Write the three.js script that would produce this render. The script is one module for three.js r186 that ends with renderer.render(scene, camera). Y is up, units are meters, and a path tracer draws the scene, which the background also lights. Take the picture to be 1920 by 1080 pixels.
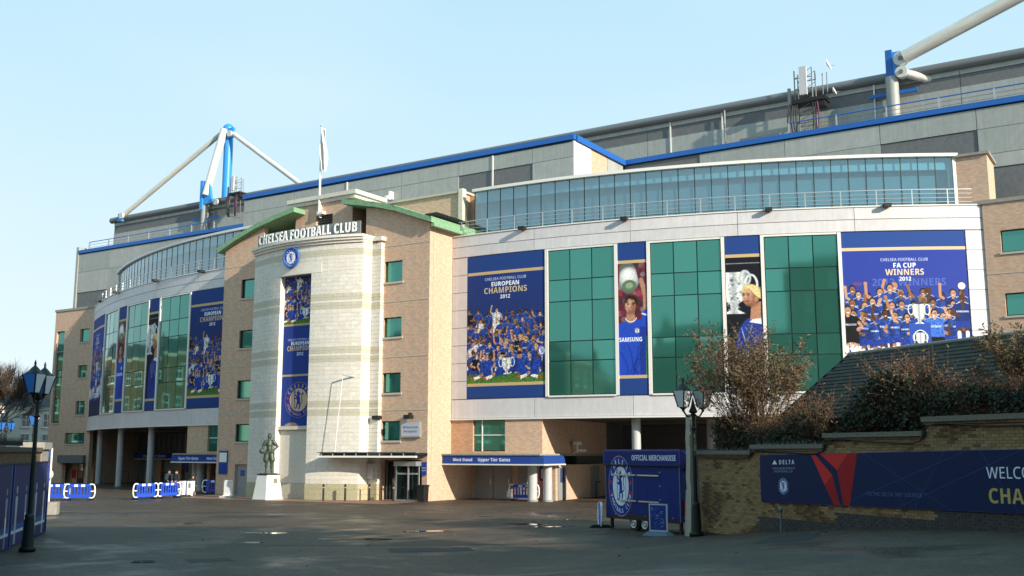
import * as THREE from 'three';
import { mergeGeometries } from 'three/addons/utils/BufferGeometryUtils.js';
import { MarchingCubes } from 'three/addons/objects/MarchingCubes.js';
import { FontLoader } from 'three/addons/loaders/FontLoader.js';
import { TextGeometry } from 'three/addons/geometries/TextGeometry.js';
import { ImprovedNoise } from 'three/addons/math/ImprovedNoise.js';

// ---------- camera, sky, sun, exposure ----------
const scene = new THREE.Scene();
const camera = new THREE.PerspectiveCamera(31.05, 16 / 9, 0.3, 1500);
camera.position.set(0, 3, 0);
camera.rotation.x = THREE.MathUtils.degToRad(8.99);
const renderer = new THREE.WebGLRenderer({ antialias: true });
renderer.toneMapping = THREE.LinearToneMapping;
renderer.toneMappingExposure = 1.5;
renderer.shadowMap.enabled = true;

const SA = THREE.MathUtils.degToRad(32.42), OX = -13.18, OZ = 70.05;   // the stand's heading and the entrance tower's foot (X right, Z ahead)
const az = THREE.MathUtils.degToRad(13), el = THREE.MathUtils.degToRad(21);
const sunDir = new THREE.Vector3(                                     // 13 degrees in front of the stand's face, low winter sun
  (Math.cos(az) * Math.cos(SA) - Math.sin(az) * Math.sin(SA)) * Math.cos(el), Math.sin(el),
  (Math.cos(az) * Math.sin(SA) + Math.sin(az) * Math.cos(SA)) * Math.cos(el));
const sun = new THREE.DirectionalLight(0xfff3e0, 4.6);
sun.position.copy(sunDir).multiplyScalar(160).add(new THREE.Vector3(0, 5, -55));
sun.target.position.set(0, 5, -55); scene.add(sun, sun.target);
sun.castShadow = true; sun.shadow.mapSize.set(4096, 4096);
Object.assign(sun.shadow.camera, { left: -95, right: 95, top: 60, bottom: -60, near: 1, far: 400 });
{
  const w = 512, h = 256, d = new Float32Array(w * h * 4), n = new ImprovedNoise();
  for (let j = 0; j < h; j++) for (let i = 0; i < w; i++) {
    const e = (j + .5) / h * Math.PI - Math.PI / 2, a = ((i + .5) / w - .5) * 2 * Math.PI;
    const x = Math.cos(e) * Math.cos(a), y = Math.sin(e), z = Math.cos(e) * Math.sin(a);
    const k = Math.pow(Math.max(0, y), .7);
    const wisp = Math.max(0, n.noise(x * 2.2, y * 7, z * 2.2) + .6 * n.noise(x * 5 + 7, y * 16, z * 5)) * .16 * Math.max(0, 1 - y * 1.4);
    const o = (j * w + i) * 4, hz = [.65, .715, .725], zn = [.17, .44, .61];
    for (let c = 0; c < 3; c++) { let v = hz[c] + (zn[c] - hz[c]) * Math.min(1, k * 1.12); v += ([.62, .67, .69][c] - v) * Math.min(.7, wisp * 3); d[o + c] = y < 0 ? hz[c] * .5 : v; }
    d[o + 3] = 1;
  }
  const t = new THREE.DataTexture(d, w, h, THREE.RGBAFormat, THREE.FloatType);
  t.mapping = THREE.EquirectangularReflectionMapping; t.magFilter = t.minFilter = THREE.LinearFilter; t.needsUpdate = true;
  scene.background = t; scene.environment = t;
}

// ---------- helpers ----------
let seed = 12345;
const rnd = () => { seed = (seed * 1664525 + 1013904223) >>> 0; return seed / 4294967296; };
const rr = (a, b) => a + (b - a) * rnd();
const noise = new ImprovedNoise();
const taken = {};
const numbered = (n) => { const k = taken[n] = (taken[n] ?? -1) + 1; return k ? n + '_' + String(k).padStart(3, '0') : n; };
function tag(o, label, category, group, kind) {
  if (label) o.userData.label = label; if (category) o.userData.category = category;
  if (group) o.userData.group = group; if (kind) o.userData.kind = kind; return o;
}
function mesh(name, geo, mat, parent) {
  const m = new THREE.Mesh(geo, mat); m.castShadow = m.receiveShadow = true;
  m.name = parent ? name : numbered(name); (parent ?? scene).add(m); return m;
}
function thing(name, label, category, X, Z, y = 0, turn = 0, group) {    // X right, Z ahead of the camera
  const g = new THREE.Group(); g.name = numbered(name); g.position.set(X, y, -Z); g.rotation.y = turn;
  scene.add(g); return tag(g, label, category, group);
}
const sw = (x, z) => [OX + x * Math.cos(SA) - z * Math.sin(SA), OZ - x * Math.sin(SA) - z * Math.cos(SA)];   // stand frame to X, Z
const standThing = (name, label, category, x = 0, z = 0, group, y = 0, turn = 0) => thing(name, label, category, ...sw(x, z), y, -SA + turn, group);
function copyThing(src, X, Z, y, turn, label) {
  const c = src.clone(); c.name = numbered(src.name.replace(/_\d{3}$/, '')); c.userData = { ...src.userData }; c.position.set(X, y, -Z); c.rotation.y = turn;
  if (label) c.userData.label = label; scene.add(c); return c;
}
// a slab in any curved frame f(u, v, d): uv in metres (or 0..1 with unit)
function slab(f, u0, u1, v0, v1, d0, d1, nu = 1, nv = 1, unit = false) {
  const P = (u, v, d) => new THREE.Vector3(...f(u, v, d));
  const um = (u0 + u1) / 2, vm = (v0 + v1) / 2, dm = (d0 + d1) / 2, q = 1e-3, c = P(um, vm, dm);
  const flip = P(um + q, vm, dm).sub(c).cross(P(um, vm + q, dm).sub(c)).dot(P(um, vm, dm + q).sub(c)) < 0;
  const pos = [], nor = [], uv = [], idx = [];
  const face = (fn, na, nb, uvf, turn) => {
    const base = pos.length / 3, w = na + 1, pts = [];
    for (let j = 0; j <= nb; j++) for (let i = 0; i <= na; i++) { const p = fn(i / na, j / nb); pts.push(p); pos.push(p.x, p.y, p.z); uv.push(...uvf(i / na, j / nb)); }
    const s = (turn !== flip) ? -1 : 1;
    for (let j = 0; j <= nb; j++) for (let i = 0; i <= na; i++) {
      const a = pts[j * w + Math.min(i + 1, na)].clone().sub(pts[j * w + Math.max(i - 1, 0)]), b = pts[Math.min(j + 1, nb) * w + i].clone().sub(pts[Math.max(j - 1, 0) * w + i]);
      const n = a.cross(b).normalize().multiplyScalar(s); nor.push(n.x, n.y, n.z);
    }
    for (let j = 0; j < nb; j++) for (let i = 0; i < na; i++) {
      const k = base + j * w + i; s > 0 ? idx.push(k, k + 1, k + w + 1, k, k + w + 1, k + w) : idx.push(k, k + w + 1, k + 1, k, k + w, k + w + 1);
    }
  };
  const U = (t) => u0 + (u1 - u0) * t, V = (t) => v0 + (v1 - v0) * t, D = (t) => d0 + (d1 - d0) * t;
  face((a, b) => P(U(a), V(b), d1), nu, nv, unit ? (a, b) => [a, b] : (a, b) => [U(a), V(b)], false);
  face((a, b) => P(U(a), V(b), d0), nu, nv, (a, b) => [U(a), V(b)], true);
  face((a, b) => P(U(a), v1, D(b)), nu, 1, (a, b) => [U(a), D(b)], true);
  face((a, b) => P(U(a), v0, D(b)), nu, 1, (a, b) => [U(a), D(b)], false);
  face((a, b) => P(u1, V(b), D(a)), 1, nv, (a, b) => [D(a), V(b)], true);
  face((a, b) => P(u0, V(b), D(a)), 1, nv, (a, b) => [D(a), V(b)], false);
  const g = new THREE.BufferGeometry();
  g.setAttribute('position', new THREE.Float32BufferAttribute(pos, 3)); g.setAttribute('normal', new THREE.Float32BufferAttribute(nor, 3));
  g.setAttribute('uv', new THREE.Float32BufferAttribute(uv, 2)); g.setIndex(idx); return g;
}
const flat = (x, y, z) => [x, y, z];
const bx = (x0, x1, y0, y1, z0, z1, unit) => slab(flat, x0, x1, y0, y1, z0, z1, 1, 1, unit);
const merge = (list) => mergeGeometries(list.map((g) => { const c = g.index ? g.toNonIndexed() : g; for (const k of Object.keys(c.attributes)) if (!['position', 'normal', 'uv'].includes(k)) c.deleteAttribute(k); return c; }));
const V3 = (x, y, z) => new THREE.Vector3(x, y, z);
function rod(a, b, r0, r1 = r0, seg = 8) {          // a tapered bar from a to b
  const A = V3(...a), B = V3(...b), d = B.clone().sub(A), g = new THREE.CylinderGeometry(r1, r0, d.length(), seg);
  g.applyQuaternion(new THREE.Quaternion().setFromUnitVectors(V3(0, 1, 0), d.clone().normalize()));
  const m = A.add(B).multiplyScalar(.5); g.translate(m.x, m.y, m.z); return g;
}
const tube = (pts, r, n = 24, seg = 6, closed = false) => new THREE.TubeGeometry(new THREE.CatmullRomCurve3(pts.map((p) => V3(...p)), closed), n, r, seg, closed);
const lathe = (pts, seg = 20) => new THREE.LatheGeometry(pts.map(([r, y]) => new THREE.Vector2(r, y)), seg);

// ---------- textures ----------
function canvas(w, h, paint) { const c = document.createElement('canvas'); c.width = w; c.height = h; paint(c.getContext('2d'), w, h); return c; }
function ctex(w, h, paint, srgb = true, rep) {
  const t = new THREE.CanvasTexture(canvas(w, h, paint)); if (srgb) t.colorSpace = THREE.SRGBColorSpace;
  t.wrapS = t.wrapT = THREE.RepeatWrapping; if (rep) t.repeat.set(rep[0], rep[1]); t.anisotropy = 8; return t;
}
function noiseTex(size, fn, metres, srgb) {            // fn(x, y) -> 0..1 or [r,g,b] 0..1, tiling over size
  const d = new Uint8Array(size * size * 4);
  for (let j = 0; j < size; j++) for (let i = 0; i < size; i++) { const v = fn(i / size, j / size), o = (j * size + i) * 4; for (let c = 0; c < 3; c++) d[o + c] = Math.max(0, Math.min(255, 255 * (v.length ? v[c] : v))); d[o + 3] = 255; }
  const t = new THREE.DataTexture(d, size, size); t.wrapS = t.wrapT = THREE.RepeatWrapping; t.magFilter = THREE.LinearFilter; t.minFilter = THREE.LinearMipmapLinearFilter; t.generateMipmaps = true;
  if (srgb) t.colorSpace = THREE.SRGBColorSpace; t.repeat.set(1 / metres, 1 / metres); t.needsUpdate = true; return t;
}
const TP = Math.PI * 2;
function tile(x, y, f, o = 0, rough = .5) {              // tiling fractal noise on a torus, about -1..1
  let s = 0, a = 1, t = 0;
  for (let k = 0; k < 4; k++) { s += a * noise.noise(Math.cos(x * TP) * f + o, Math.sin(x * TP) * f + Math.cos(y * TP) * f * .97 + k * 11, Math.sin(y * TP) * f + o * 1.7); t += a; a *= rough; f *= 2; }
  return s / t;
}
const mottle = (rgb, amount, metres, f = 2, size = 256) => noiseTex(size, (x, y) => { const k = 1 + amount * (tile(x, y, f, 3) * 1.3 + .35 * (rnd() - .5)); return rgb.map((c) => c / 255 * k); }, metres, true);
const streaks = (rgb, amount, metres) => noiseTex(256, (x, y) => { const k = 1 + amount * (tile(x, y * .0 + .3, 7, 5) + .8 * tile(x, y, 2, 9) + .5 * tile(x, y, 6, 2)); return rgb.map((c) => c / 255 * k); }, metres, true);   // faint rain marks and uneven panels
const std = (o) => new THREE.MeshStandardMaterial(o);
const paint = (hex, rough = .5, metal = 0) => std({ color: hex, roughness: rough, metalness: metal });

function brickTex(cols, rows, base, vary, mortar, size = 1024) {
  return ctex(size, size, (g, w, h) => {
    g.fillStyle = mortar; g.fillRect(0, 0, w, h);
    const bw = w / cols, bh = h / rows, tones = Array.from({ length: cols * rows }, () => [rnd(), rnd()]);
    for (let j = 0; j < rows; j++) for (let i = -1; i <= cols; i++) {
      const q = tones[j * cols + (i + cols) % cols], v = 1 + (q[0] - .5) * vary, hue = (q[1] - .5) * 8;
      g.fillStyle = `rgb(${base[0] * v + hue},${base[1] * v},${base[2] * v - hue})`;
      g.fillRect((i + (j % 2) * .5) * bw + 1.5, j * bh + 1.5, bw - 3, bh - 3);
    }
  });
}
const brickMap = (base, vary, mortar) => { const t = brickTex(12, 24, base, vary, mortar); t.repeat.set(1 / 2.7, 1 / 1.8); return t; };
const brickBump = (() => { const t = brickTex(12, 24, [255, 255, 255], .1, '#555'); t.colorSpace = THREE.NoColorSpace; t.repeat.set(1 / 2.7, 1 / 1.8); return t; })();

const M = {
  brick: std({ map: brickMap([198, 166, 142], .12, '#c4aa92'), roughness: .9 }),
  brickOrange: std({ map: brickMap([192, 150, 118], .14, '#b79c80'), roughness: .9 }),
  brickHouse: std({ map: brickMap([112, 88, 62], .3, '#766852'), bumpMap: brickBump, bumpScale: .008, roughness: .95 }),
  stone: std({ map: mottle([212, 207, 197], .08, 2.4), roughness: .85 }),
  stoneB: std({ map: mottle([210, 203, 190], .08, 2.1, 3), roughness: .85 }),
  stoneC: std({ map: mottle([218, 212, 200], .08, 2.7, 3), roughness: .85 }),
  stoneOlive: std({ map: mottle([190, 184, 166], .1, 1.9, 3), roughness: .88 }),
  stoneRough: std({ map: mottle([176, 168, 138], .3, 1.2, 5), bumpMap: noiseTex(256, (x, y) => .5 + .5 * tile(x, y, 5, 9, .7), 1.2), bumpScale: .03, roughness: .95 }),
  joint: paint(0xbcb5a7, .95),
  fascia: std({ map: streaks([200, 197, 198], .06, 6), roughness: .5, metalness: .05 }),
  fasciaB: std({ map: streaks([205, 202, 203], .06, 8), roughness: .5, metalness: .05 }),
  fasciaJoint: paint(0x6c6a6d, .8),
  clad: std({ map: streaks([158, 161, 156], .09, 7), roughness: .6, metalness: .1 }),
  cladB: std({ map: streaks([166, 168, 163], .09, 9), roughness: .6, metalness: .1 }),
  cladJoint: paint(0x5b6060, .8),
  louvre: std({ map: mottle([108, 110, 111], .1, 3, 2), roughness: .7, metalness: .2 }),
  pipe: std({ map: mottle([118, 120, 121], .14, 4, 3), roughness: .55, metalness: .3 }),
  blueTrim: paint(0x1b5fae, .5), blueSign: paint(0x24468c, .5), blueMast: paint(0x2f8fe0, .4),
  whiteTube: std({ map: mottle([206, 204, 195], .12, 3, 4), roughness: .5 }),
  whiteTrim: paint(0xdcdad4, .45), white: paint(0xe8e8e6, .5), silver: paint(0xb4b8ba, .35, .6),
  copper: std({ map: mottle([120, 158, 122], .16, 2.2, 3), roughness: .75 }),
  green: new THREE.MeshPhysicalMaterial({ color: 0x4b9082, roughness: .05, metalness: .7, clearcoat: .3, clearcoatRoughness: .04 }),
  greenB: new THREE.MeshPhysicalMaterial({ color: 0x44887a, roughness: .07, metalness: .7, clearcoat: .3, clearcoatRoughness: .04 }),
  galleryGlass: new THREE.MeshPhysicalMaterial({ color: 0xc9e6ee, roughness: .03, transmission: 1, thickness: 0, ior: 2.3 }), galleryWall: paint(0xa6acae, .8),
  darkGlass: new THREE.MeshPhysicalMaterial({ color: 0x1c2a2b, roughness: .05, metalness: .4, clearcoat: .6, clearcoatRoughness: .03 }),
  mullion: paint(0x24302f, .5, .3), darkFrame: paint(0x3a342d, .6), black: paint(0x141516, .6), blackIron: paint(0x1b201e, .45, .3), void: paint(0x17181a, .9),
  soffit: paint(0x6d6a66, .9), concrete: std({ map: mottle([150, 146, 138], .12, 3, 3), roughness: .92 }),
  column: std({ map: mottle([176, 178, 180], .06, 3, 2), roughness: .55 }),
  doorGrey: paint(0x8b8d8f, .5), red: paint(0xb3211f, .4), sill: paint(0xb9b2a4, .8),
};

// ---------- prints: crest, players, posters ----------
const FONT = 'sans-serif';
function ringText(g, s, r, a0, a1, size, inward) {
  g.font = `bold ${size}px ${FONT}`; g.textAlign = 'center'; g.textBaseline = 'middle';
  [...s].forEach((ch, i) => { const a = a0 + (a1 - a0) * (s.length > 1 ? i / (s.length - 1) : .5); g.save(); g.rotate(a); g.translate(0, inward ? r : -r); g.fillText(ch, 0, 0); g.restore(); });
}
function lion(g, s, col) {                               // a rampant lion looking back, holding a staff; about 2s tall
  g.save(); g.scale(s, s); g.strokeStyle = g.fillStyle = col; g.lineCap = g.lineJoin = 'round';
  const line = (w, ...p) => { g.lineWidth = w; g.beginPath(); g.moveTo(p[0], p[1]); for (let i = 2; i < p.length; i += 4) g.quadraticCurveTo(p[i], p[i + 1], p[i + 2], p[i + 3]); g.stroke(); };
  line(.07, -.52, -.86, -.52, 0, -.52, .8); g.beginPath(); g.arc(-.5, -.84, .12, 0, TP); g.lineWidth = .06; g.stroke();      // staff with crook
  g.beginPath(); g.moveTo(-.2, -.45); g.quadraticCurveTo(.16, -.5, .2, -.1); g.quadraticCurveTo(.26, .25, .08, .42); g.quadraticCurveTo(-.2, .5, -.2, .22); g.quadraticCurveTo(-.12, 0, -.3, -.2); g.closePath(); g.fill();   // body
  g.beginPath(); g.ellipse(-.02, -.6, .2, .2, 0, 0, TP); g.fill(); g.beginPath(); g.ellipse(.17, -.58, .13, .08, .3, 0, TP); g.fill();   // head turned back
  for (let k = 0; k < 5; k++) { g.beginPath(); g.arc(-.2 + k * .05, -.72 + k * .085, .07, 0, TP); g.fill(); }
  g.beginPath(); g.moveTo(-.16, -.78); g.lineTo(-.1, -.98); g.lineTo(-.03, -.82); g.lineTo(.04, -.98); g.lineTo(.1, -.78); g.fill();
  line(.13, -.15, -.35, -.4, -.4, -.5, -.58); line(.13, -.15, -.15, -.35, -.1, -.5, -.22);                       // forelegs
  line(.18, .02, .3, -.25, .4, -.16, .62); line(.11, -.16, .62, -.2, .8, -.4, .82);                                // hind legs
  line(.18, .1, .3, .3, .45, .2, .66); line(.11, .2, .66, .2, .84, .02, .86);
  line(.08, .16, .3, .6, .35, .45, -.05, .3, -.4, .55, -.55); g.beginPath(); g.ellipse(.52, -.6, .1, .16, .6, 0, TP); g.fill();   // tail
  g.restore();
}
function crest(g, x, y, r, sx = 1, pale = '#e9edf5', ring = '#1f3a97', gold = '#b79a62') {
  g.save(); g.translate(x, y); g.scale(sx, 1);
  const disc = (q, c) => { g.fillStyle = c; g.beginPath(); g.arc(0, 0, q, 0, TP); g.fill(); };
  disc(r, gold); disc(r * .97, ring); disc(r * .66, gold); disc(r * .64, pale);
  g.fillStyle = pale; ringText(g, 'CHELSEA', r * .81, -1.05, 1.05, r * .25); ringText(g, 'FOOTBALL CLUB', r * .81, 1.15, -1.15, r * .2, true);
  for (const s of [-1, 1]) { g.fillStyle = '#c23438'; for (const k of [-.16, .18]) { g.beginPath(); g.arc(s * r * .8, k * r + .05 * r, r * .07, 0, TP); g.fill(); } }
  lion(g, r * .56, ring); g.restore();
}
const SKIN = ['#b98a70', '#a6775c', '#73503c', '#4f3529', '#bd957c', '#875f48'];
function player(g, x, y, h, o = {}) {                    // a printed footballer, feet at y, h tall
  const sk = o.skin ?? SKIN[Math.floor(rnd() * 6)], sh = o.shirt ?? ['#23418f', '#2b4c9c', '#1b3274'][Math.floor(rnd() * 3)], w = h * .26, lean = o.lean ?? rr(-.04, .04) * h;
  const limb = (c, lw, ...p) => { g.strokeStyle = c; g.lineWidth = lw; g.lineCap = g.lineJoin = 'round'; g.beginPath(); g.moveTo(p[0], p[1]); for (let i = 2; i < p.length; i += 2) g.lineTo(p[i], p[i + 1]); g.stroke(); };
  const hip = y - h * .47, sho = y - h * .8, hx = x + lean;
  for (const s of [-1, 1]) { limb(sk, h * .075, x + s * w * .24, hip + h * .1, x + s * w * .3, y - h * .24); limb('#e8e8ea', h * .07, x + s * w * .3, y - h * .24, x + s * w * .3, y - h * .05); limb('#d8d8dc', h * .06, x + s * w * .3, y - h * .02, x + s * w * .42, y - h * .015); }
  g.fillStyle = o.shorts ?? '#1f3990'; g.beginPath(); g.moveTo(x - w * .45, hip - h * .04); g.lineTo(x + w * .45, hip - h * .04); g.lineTo(x + w * .55, hip + h * .16); g.lineTo(x, hip + h * .13); g.lineTo(x - w * .55, hip + h * .16); g.fill();
  const gr = g.createLinearGradient(x - w * .6, 0, x + w * .6, 0); gr.addColorStop(0, '#16275f'); gr.addColorStop(.45, sh); gr.addColorStop(1, '#182b6d');
  g.fillStyle = o.shirt ? sh : gr; g.beginPath(); g.moveTo(hx - w * .62, sho + h * .03); g.quadraticCurveTo(hx, sho - h * .05, hx + w * .62, sho + h * .03); g.lineTo(x + w * .5, hip + h * .02); g.lineTo(x - w * .5, hip + h * .02); g.fill();
  limb('#c8d2ea', h * .012, hx - w * .55, sho + h * .03, hx - w * .15, sho - h * .015); limb('#c8d2ea', h * .012, hx + w * .55, sho + h * .03, hx + w * .15, sho - h * .015);
  if (h > 230) { g.fillStyle = '#dfe5f2'; g.font = `bold ${h * .05}px ${FONT}`; g.textAlign = 'center'; g.fillText('SAMSUNG', (hx + x) / 2, sho + h * .18, w * .95); }
  for (const s of [-1, 1]) {
    const up = o.up ? o.up === 2 || o.up === s : rnd() < .25, ex = hx + s * w * (up ? .95 : .85), ey = up ? sho - h * .02 : sho + h * .2, fx = up ? hx + s * w * rr(.7, 1.2) : x + s * w * rr(.1, .9), fy = up ? sho - h * rr(.16, .26) : hip - h * rr(0, .12);
    limb(sh, h * .085, hx + s * w * .5, sho + h * .06, (hx + s * w * .5 + ex) / 2, (sho + h * .06 + ey) / 2); limb(sk, h * .055, (hx + s * w * .5 + ex) / 2, (sho + h * .06 + ey) / 2, ex, ey, fx, fy); g.fillStyle = sk; g.beginPath(); g.arc(fx, fy, h * .035, 0, TP); g.fill();
  }
  const r = h * .062, hy = sho - h * .075;
  limb(sk, h * .06, hx, sho + h * .01, hx, hy); g.fillStyle = o.hair ?? ['#1d1714', '#2b1d14', '#4a3320', '#a98552'][Math.floor(rnd() * 4)]; g.beginPath(); g.ellipse(hx, hy - r * .25, r * 1.05, r * 1.15, 0, 0, TP); g.fill();
  g.fillStyle = sk; g.beginPath(); g.ellipse(hx + r * .05, hy + r * .1, r * .85, r * 1.08, 0, 0, TP); g.fill();
  if (h > 150) { g.fillStyle = '#2a1c16'; for (const s of [-1, 1]) g.fillRect(hx + s * r * .35 - r * .12, hy - r * .1, r * .24, r * .14); g.fillStyle = '#fff'; g.fillRect(hx - r * .32, hy + r * .5, r * .64, r * .2); g.fillStyle = 'rgba(60,30,20,.35)'; g.fillRect(hx - r * .05, hy, r * .14, r * .4); }
}
function cup(g, x, y, h, open) {                         // a big silver trophy
  g.save(); g.translate(x, y); const c = g.createLinearGradient(-h * .35, 0, h * .35, 0); [[0, '#596066'], [.25, '#f4f4f0'], [.5, '#9aa1a6'], [.7, '#fbfaf5'], [1, '#4f5860']].forEach((s) => c.addColorStop(...s)); g.fillStyle = c;
  g.beginPath(); g.moveTo(-h * .3, -h); g.quadraticCurveTo(-h * .4, -h * .4, -h * .1, -h * .25); g.lineTo(-h * .08, -h * .1); g.lineTo(-h * .25, 0); g.lineTo(h * .25, 0); g.lineTo(h * .08, -h * .1); g.lineTo(h * .1, -h * .25); g.quadraticCurveTo(h * .4, -h * .4, h * .3, -h); g.fill();
  g.strokeStyle = '#d9dbd8'; g.lineWidth = h * .05; for (const s of [-1, 1]) { g.beginPath(); g.ellipse(s * h * .38, -h * .68, h * .13, h * .24, 0, 0, TP); g.stroke(); }
  if (open) { g.fillStyle = '#3d444a'; g.beginPath(); g.ellipse(0, -h, h * .3, h * .06, 0, 0, TP); g.fill(); } g.restore();
}
const grain = (g, w, h, n, a) => { for (let i = 0; i < n; i++) { g.fillStyle = `rgba(${rnd() < .5 ? '190,205,240' : '10,15,50'},${a * rnd()})`; g.beginPath(); g.arc(rnd() * w, rnd() * h, rr(.5, 3), 0, TP); g.fill(); } };
function bands(g, w, h, top, bot) {                      // plain blue ends with gold lines
  g.fillStyle = '#23417f'; g.fillRect(0, 0, w, top); g.fillRect(0, h - bot, w, bot); g.fillStyle = '#c3a878'; g.fillRect(0, top, w, h * .021); g.fillRect(0, h - bot - h * .021, w, h * .021);
}
function champions(g, w, h, y0 = 0) {
  g.textAlign = 'center'; g.textBaseline = 'alphabetic'; const t = (s, y, px, c, wt = 'bold') => { g.font = `${wt} ${px}px ${FONT}`; g.fillStyle = c; g.fillText(s, w * .5, y0 + y); };
  t('CHELSEA FOOTBALL CLUB', h * .17, w * .046, '#cfd6ea', ''); t('EUROPEAN', h * .213, w * .07, '#f2f4fa'); t('CHAMPIONS', h * .262, w * .094, '#c9b28a'); t('2012', h * .302, w * .06, '#dfe3ee');
}
function crowd(g, w, y0, y1, rows) {                     // heads at y0 (back) to y1 (front)
  for (let r = 0; r < rows; r++) { const y = y0 + (y1 - y0) * (r / (rows - 1)), n = 11 + (r % 2), h = w * (.32 + .02 * r); for (let i = 0; i < n; i++) { const x = (i + .5 + rr(-.35, .35)) * w / n; if (rnd() < .12) continue; player(g, x, y + h * .87 + rr(-.05, .05) * w, h * rr(.9, 1.06), { shirt: rnd() < .09 ? '#c9cbd2' : rnd() < .06 ? '#15161c' : undefined }); g.fillStyle = 'rgba(12,16,40,.28)'; g.beginPath(); g.ellipse(x + w * .05, y + h * .42, w * .05, h * .2, 0, 0, TP); g.fill(); } }
}
function soften(g, w, h, r) { const c = canvas(w, h, (q) => q.drawImage(g.canvas, 0, 0)); g.save(); g.setTransform(1, 0, 0, 1, 0, 0); g.filter = `blur(${r}px)`; g.drawImage(c, 0, 0); g.restore(); }
function photoGrain(g, w, h, y0, y1, amt) {              // the screen and unevenness of a large photographic print
  const im = g.getImageData(0, y0, w, y1 - y0), d = im.data; for (let j = 0; j < y1 - y0; j++) for (let i = 0; i < w; i++) { const o = (j * w + i) * 4, k = 1 + amt * (noise.noise(i * .09, j * .09, 3) * 1.5 + noise.noise(i * .3, j * .3, 8) + .5 * (rnd() - .5)); for (let c = 0; c < 3; c++) d[o + c] *= k; } g.putImageData(im, 0, y0);
}
function sitting(g, w, h, y) {                           // the front row on the grass, legs stretched out
  const limb = (c, lw, ...p) => { g.strokeStyle = c; g.lineWidth = lw; g.lineCap = g.lineJoin = 'round'; g.beginPath(); g.moveTo(p[0], p[1]); for (let i = 2; i < p.length; i += 2) g.lineTo(p[i], p[i + 1]); g.stroke(); };
  for (const [x, d] of [[.3, -1], [.46, -1], [.7, 1], [.9, -1]]) {
    const X = x * w, s = w * .082; limb('#22409c', s * .95, X, y - s * 2.1, X + d * s * .3, y - s * 1.1); limb('#1f3990', s * .7, X, y - s * .8, X + d * s * 1.1, y - s * .6);
    limb(SKIN[1], s * .42, X + d * s * 1.2, y - s * .6, X + d * s * 1.6, y - s * .3); limb('#ecebe8', s * .42, X + d * s * 1.7, y - s * .25, X + d * s * 2.5, y); limb('#c34030', s * .3, X + d * s * 2.6, y + s * .02, X + d * s * 2.9, y - s * .1);
    g.fillStyle = SKIN[(x * 10 | 0) % 6]; g.beginPath(); g.arc(X - d * s * .2, y - s * 2.95, s * .42, 0, TP); g.fill(); g.fillStyle = '#231914'; g.beginPath(); g.arc(X - d * s * .2, y - s * 3.15, s * .4, Math.PI, TP); g.fill();
  }
}
function portrait(g, x, y, r, skin, hair, side) {          // a printed head, soft modelling; side -1 looks left
  const soft = (c, px, py, a, b, bl, rot = 0) => { g.save(); g.filter = `blur(${bl}px)`; g.fillStyle = c; g.beginPath(); g.ellipse(x + px * r, y + py * r, a * r, b * r, rot, 0, TP); g.fill(); g.restore(); };
  soft(hair, .06, -.5, .86, .8, r * .05); soft(hair, .55, -.1, .3, .6, r * .06); soft(skin, .78 * -side * (side ? 1 : .9), .05, .16, .26, r * .03);
  soft(skin, 0, .05, .74, 1.0, r * .03); soft('rgba(255,225,200,.45)', -.25, -.3, .35, .3, r * .16); soft('rgba(90,45,30,.5)', .48, .2, .26, .7, r * .14); soft('rgba(80,40,28,.45)', 0, .95, .5, .2, r * .1);
  const c = side * .28; for (const s of side ? [side * .1, side * .55] : [-.3, .3]) { soft('rgba(60,32,24,.7)', s + c * .3, -.16, .17, .09, r * .04); soft('rgba(40,22,16,.8)', s + c * .3, -.32, .2, .05, r * .035); }
  soft('rgba(100,50,35,.55)', c + .06, .18, .1, .22, r * .06); soft('rgba(255,220,195,.5)', c - .04, .12, .05, .2, r * .04); soft('rgba(120,45,40,.75)', c * 1.1, .52, .26, .09, r * .04); if (!side) soft('rgba(240,232,225,.85)', 0, .5, .18, .04, r * .02);
  soft('rgba(60,38,28,.25)', 0, .72, .5, .2, r * .12); g.save(); g.strokeStyle = hair; g.lineWidth = r * .05; for (let k = 0; k < 26; k++) { const a = -Math.PI * (.05 + .9 * rnd()), q = rr(.7, .95); g.beginPath(); g.moveTo(x + Math.cos(a) * r * q * .85, y - r * .15 + Math.sin(a) * r * q); g.lineTo(x + Math.cos(a + .25) * r * (q - .3) * .8, y - r * .2 + Math.sin(a + .25) * r * (q - .12)); g.stroke(); } g.restore();
}
const P = {};
P.euro = ctex(560, 910, (g, w, h) => {
  const b = g.createLinearGradient(0, 0, 0, h); b.addColorStop(0, '#213a7c'); b.addColorStop(.42, '#22346c'); b.addColorStop(.55, '#3c3a72'); b.addColorStop(1, '#1d2a58'); g.fillStyle = b; g.fillRect(0, 0, w, h);
  g.save(); g.beginPath(); g.rect(0, h * .4, w, h * .5); g.clip(); grain(g, w, h * .6, 900, .3); g.restore();
  crowd(g, w, h * .42, h * .68, 6); const gr = g.createLinearGradient(0, h * .8, 0, h * .9); gr.addColorStop(0, '#33502c'); gr.addColorStop(1, '#4f7a35');
  g.fillStyle = gr; g.fillRect(0, h * .835, w, h * .07); sitting(g, w, h, h * .865); cup(g, w * .52, h * .84, h * .12, true); soften(g, w, h, 1.2); photoGrain(g, w, h, h * .4 | 0, h * .9 | 0, .34); crest(g, w * .96, h * .69, w * .06); champions(g, w, h, h * .01); bands(g, w, h, h * .115, h * .082);
});
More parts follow.
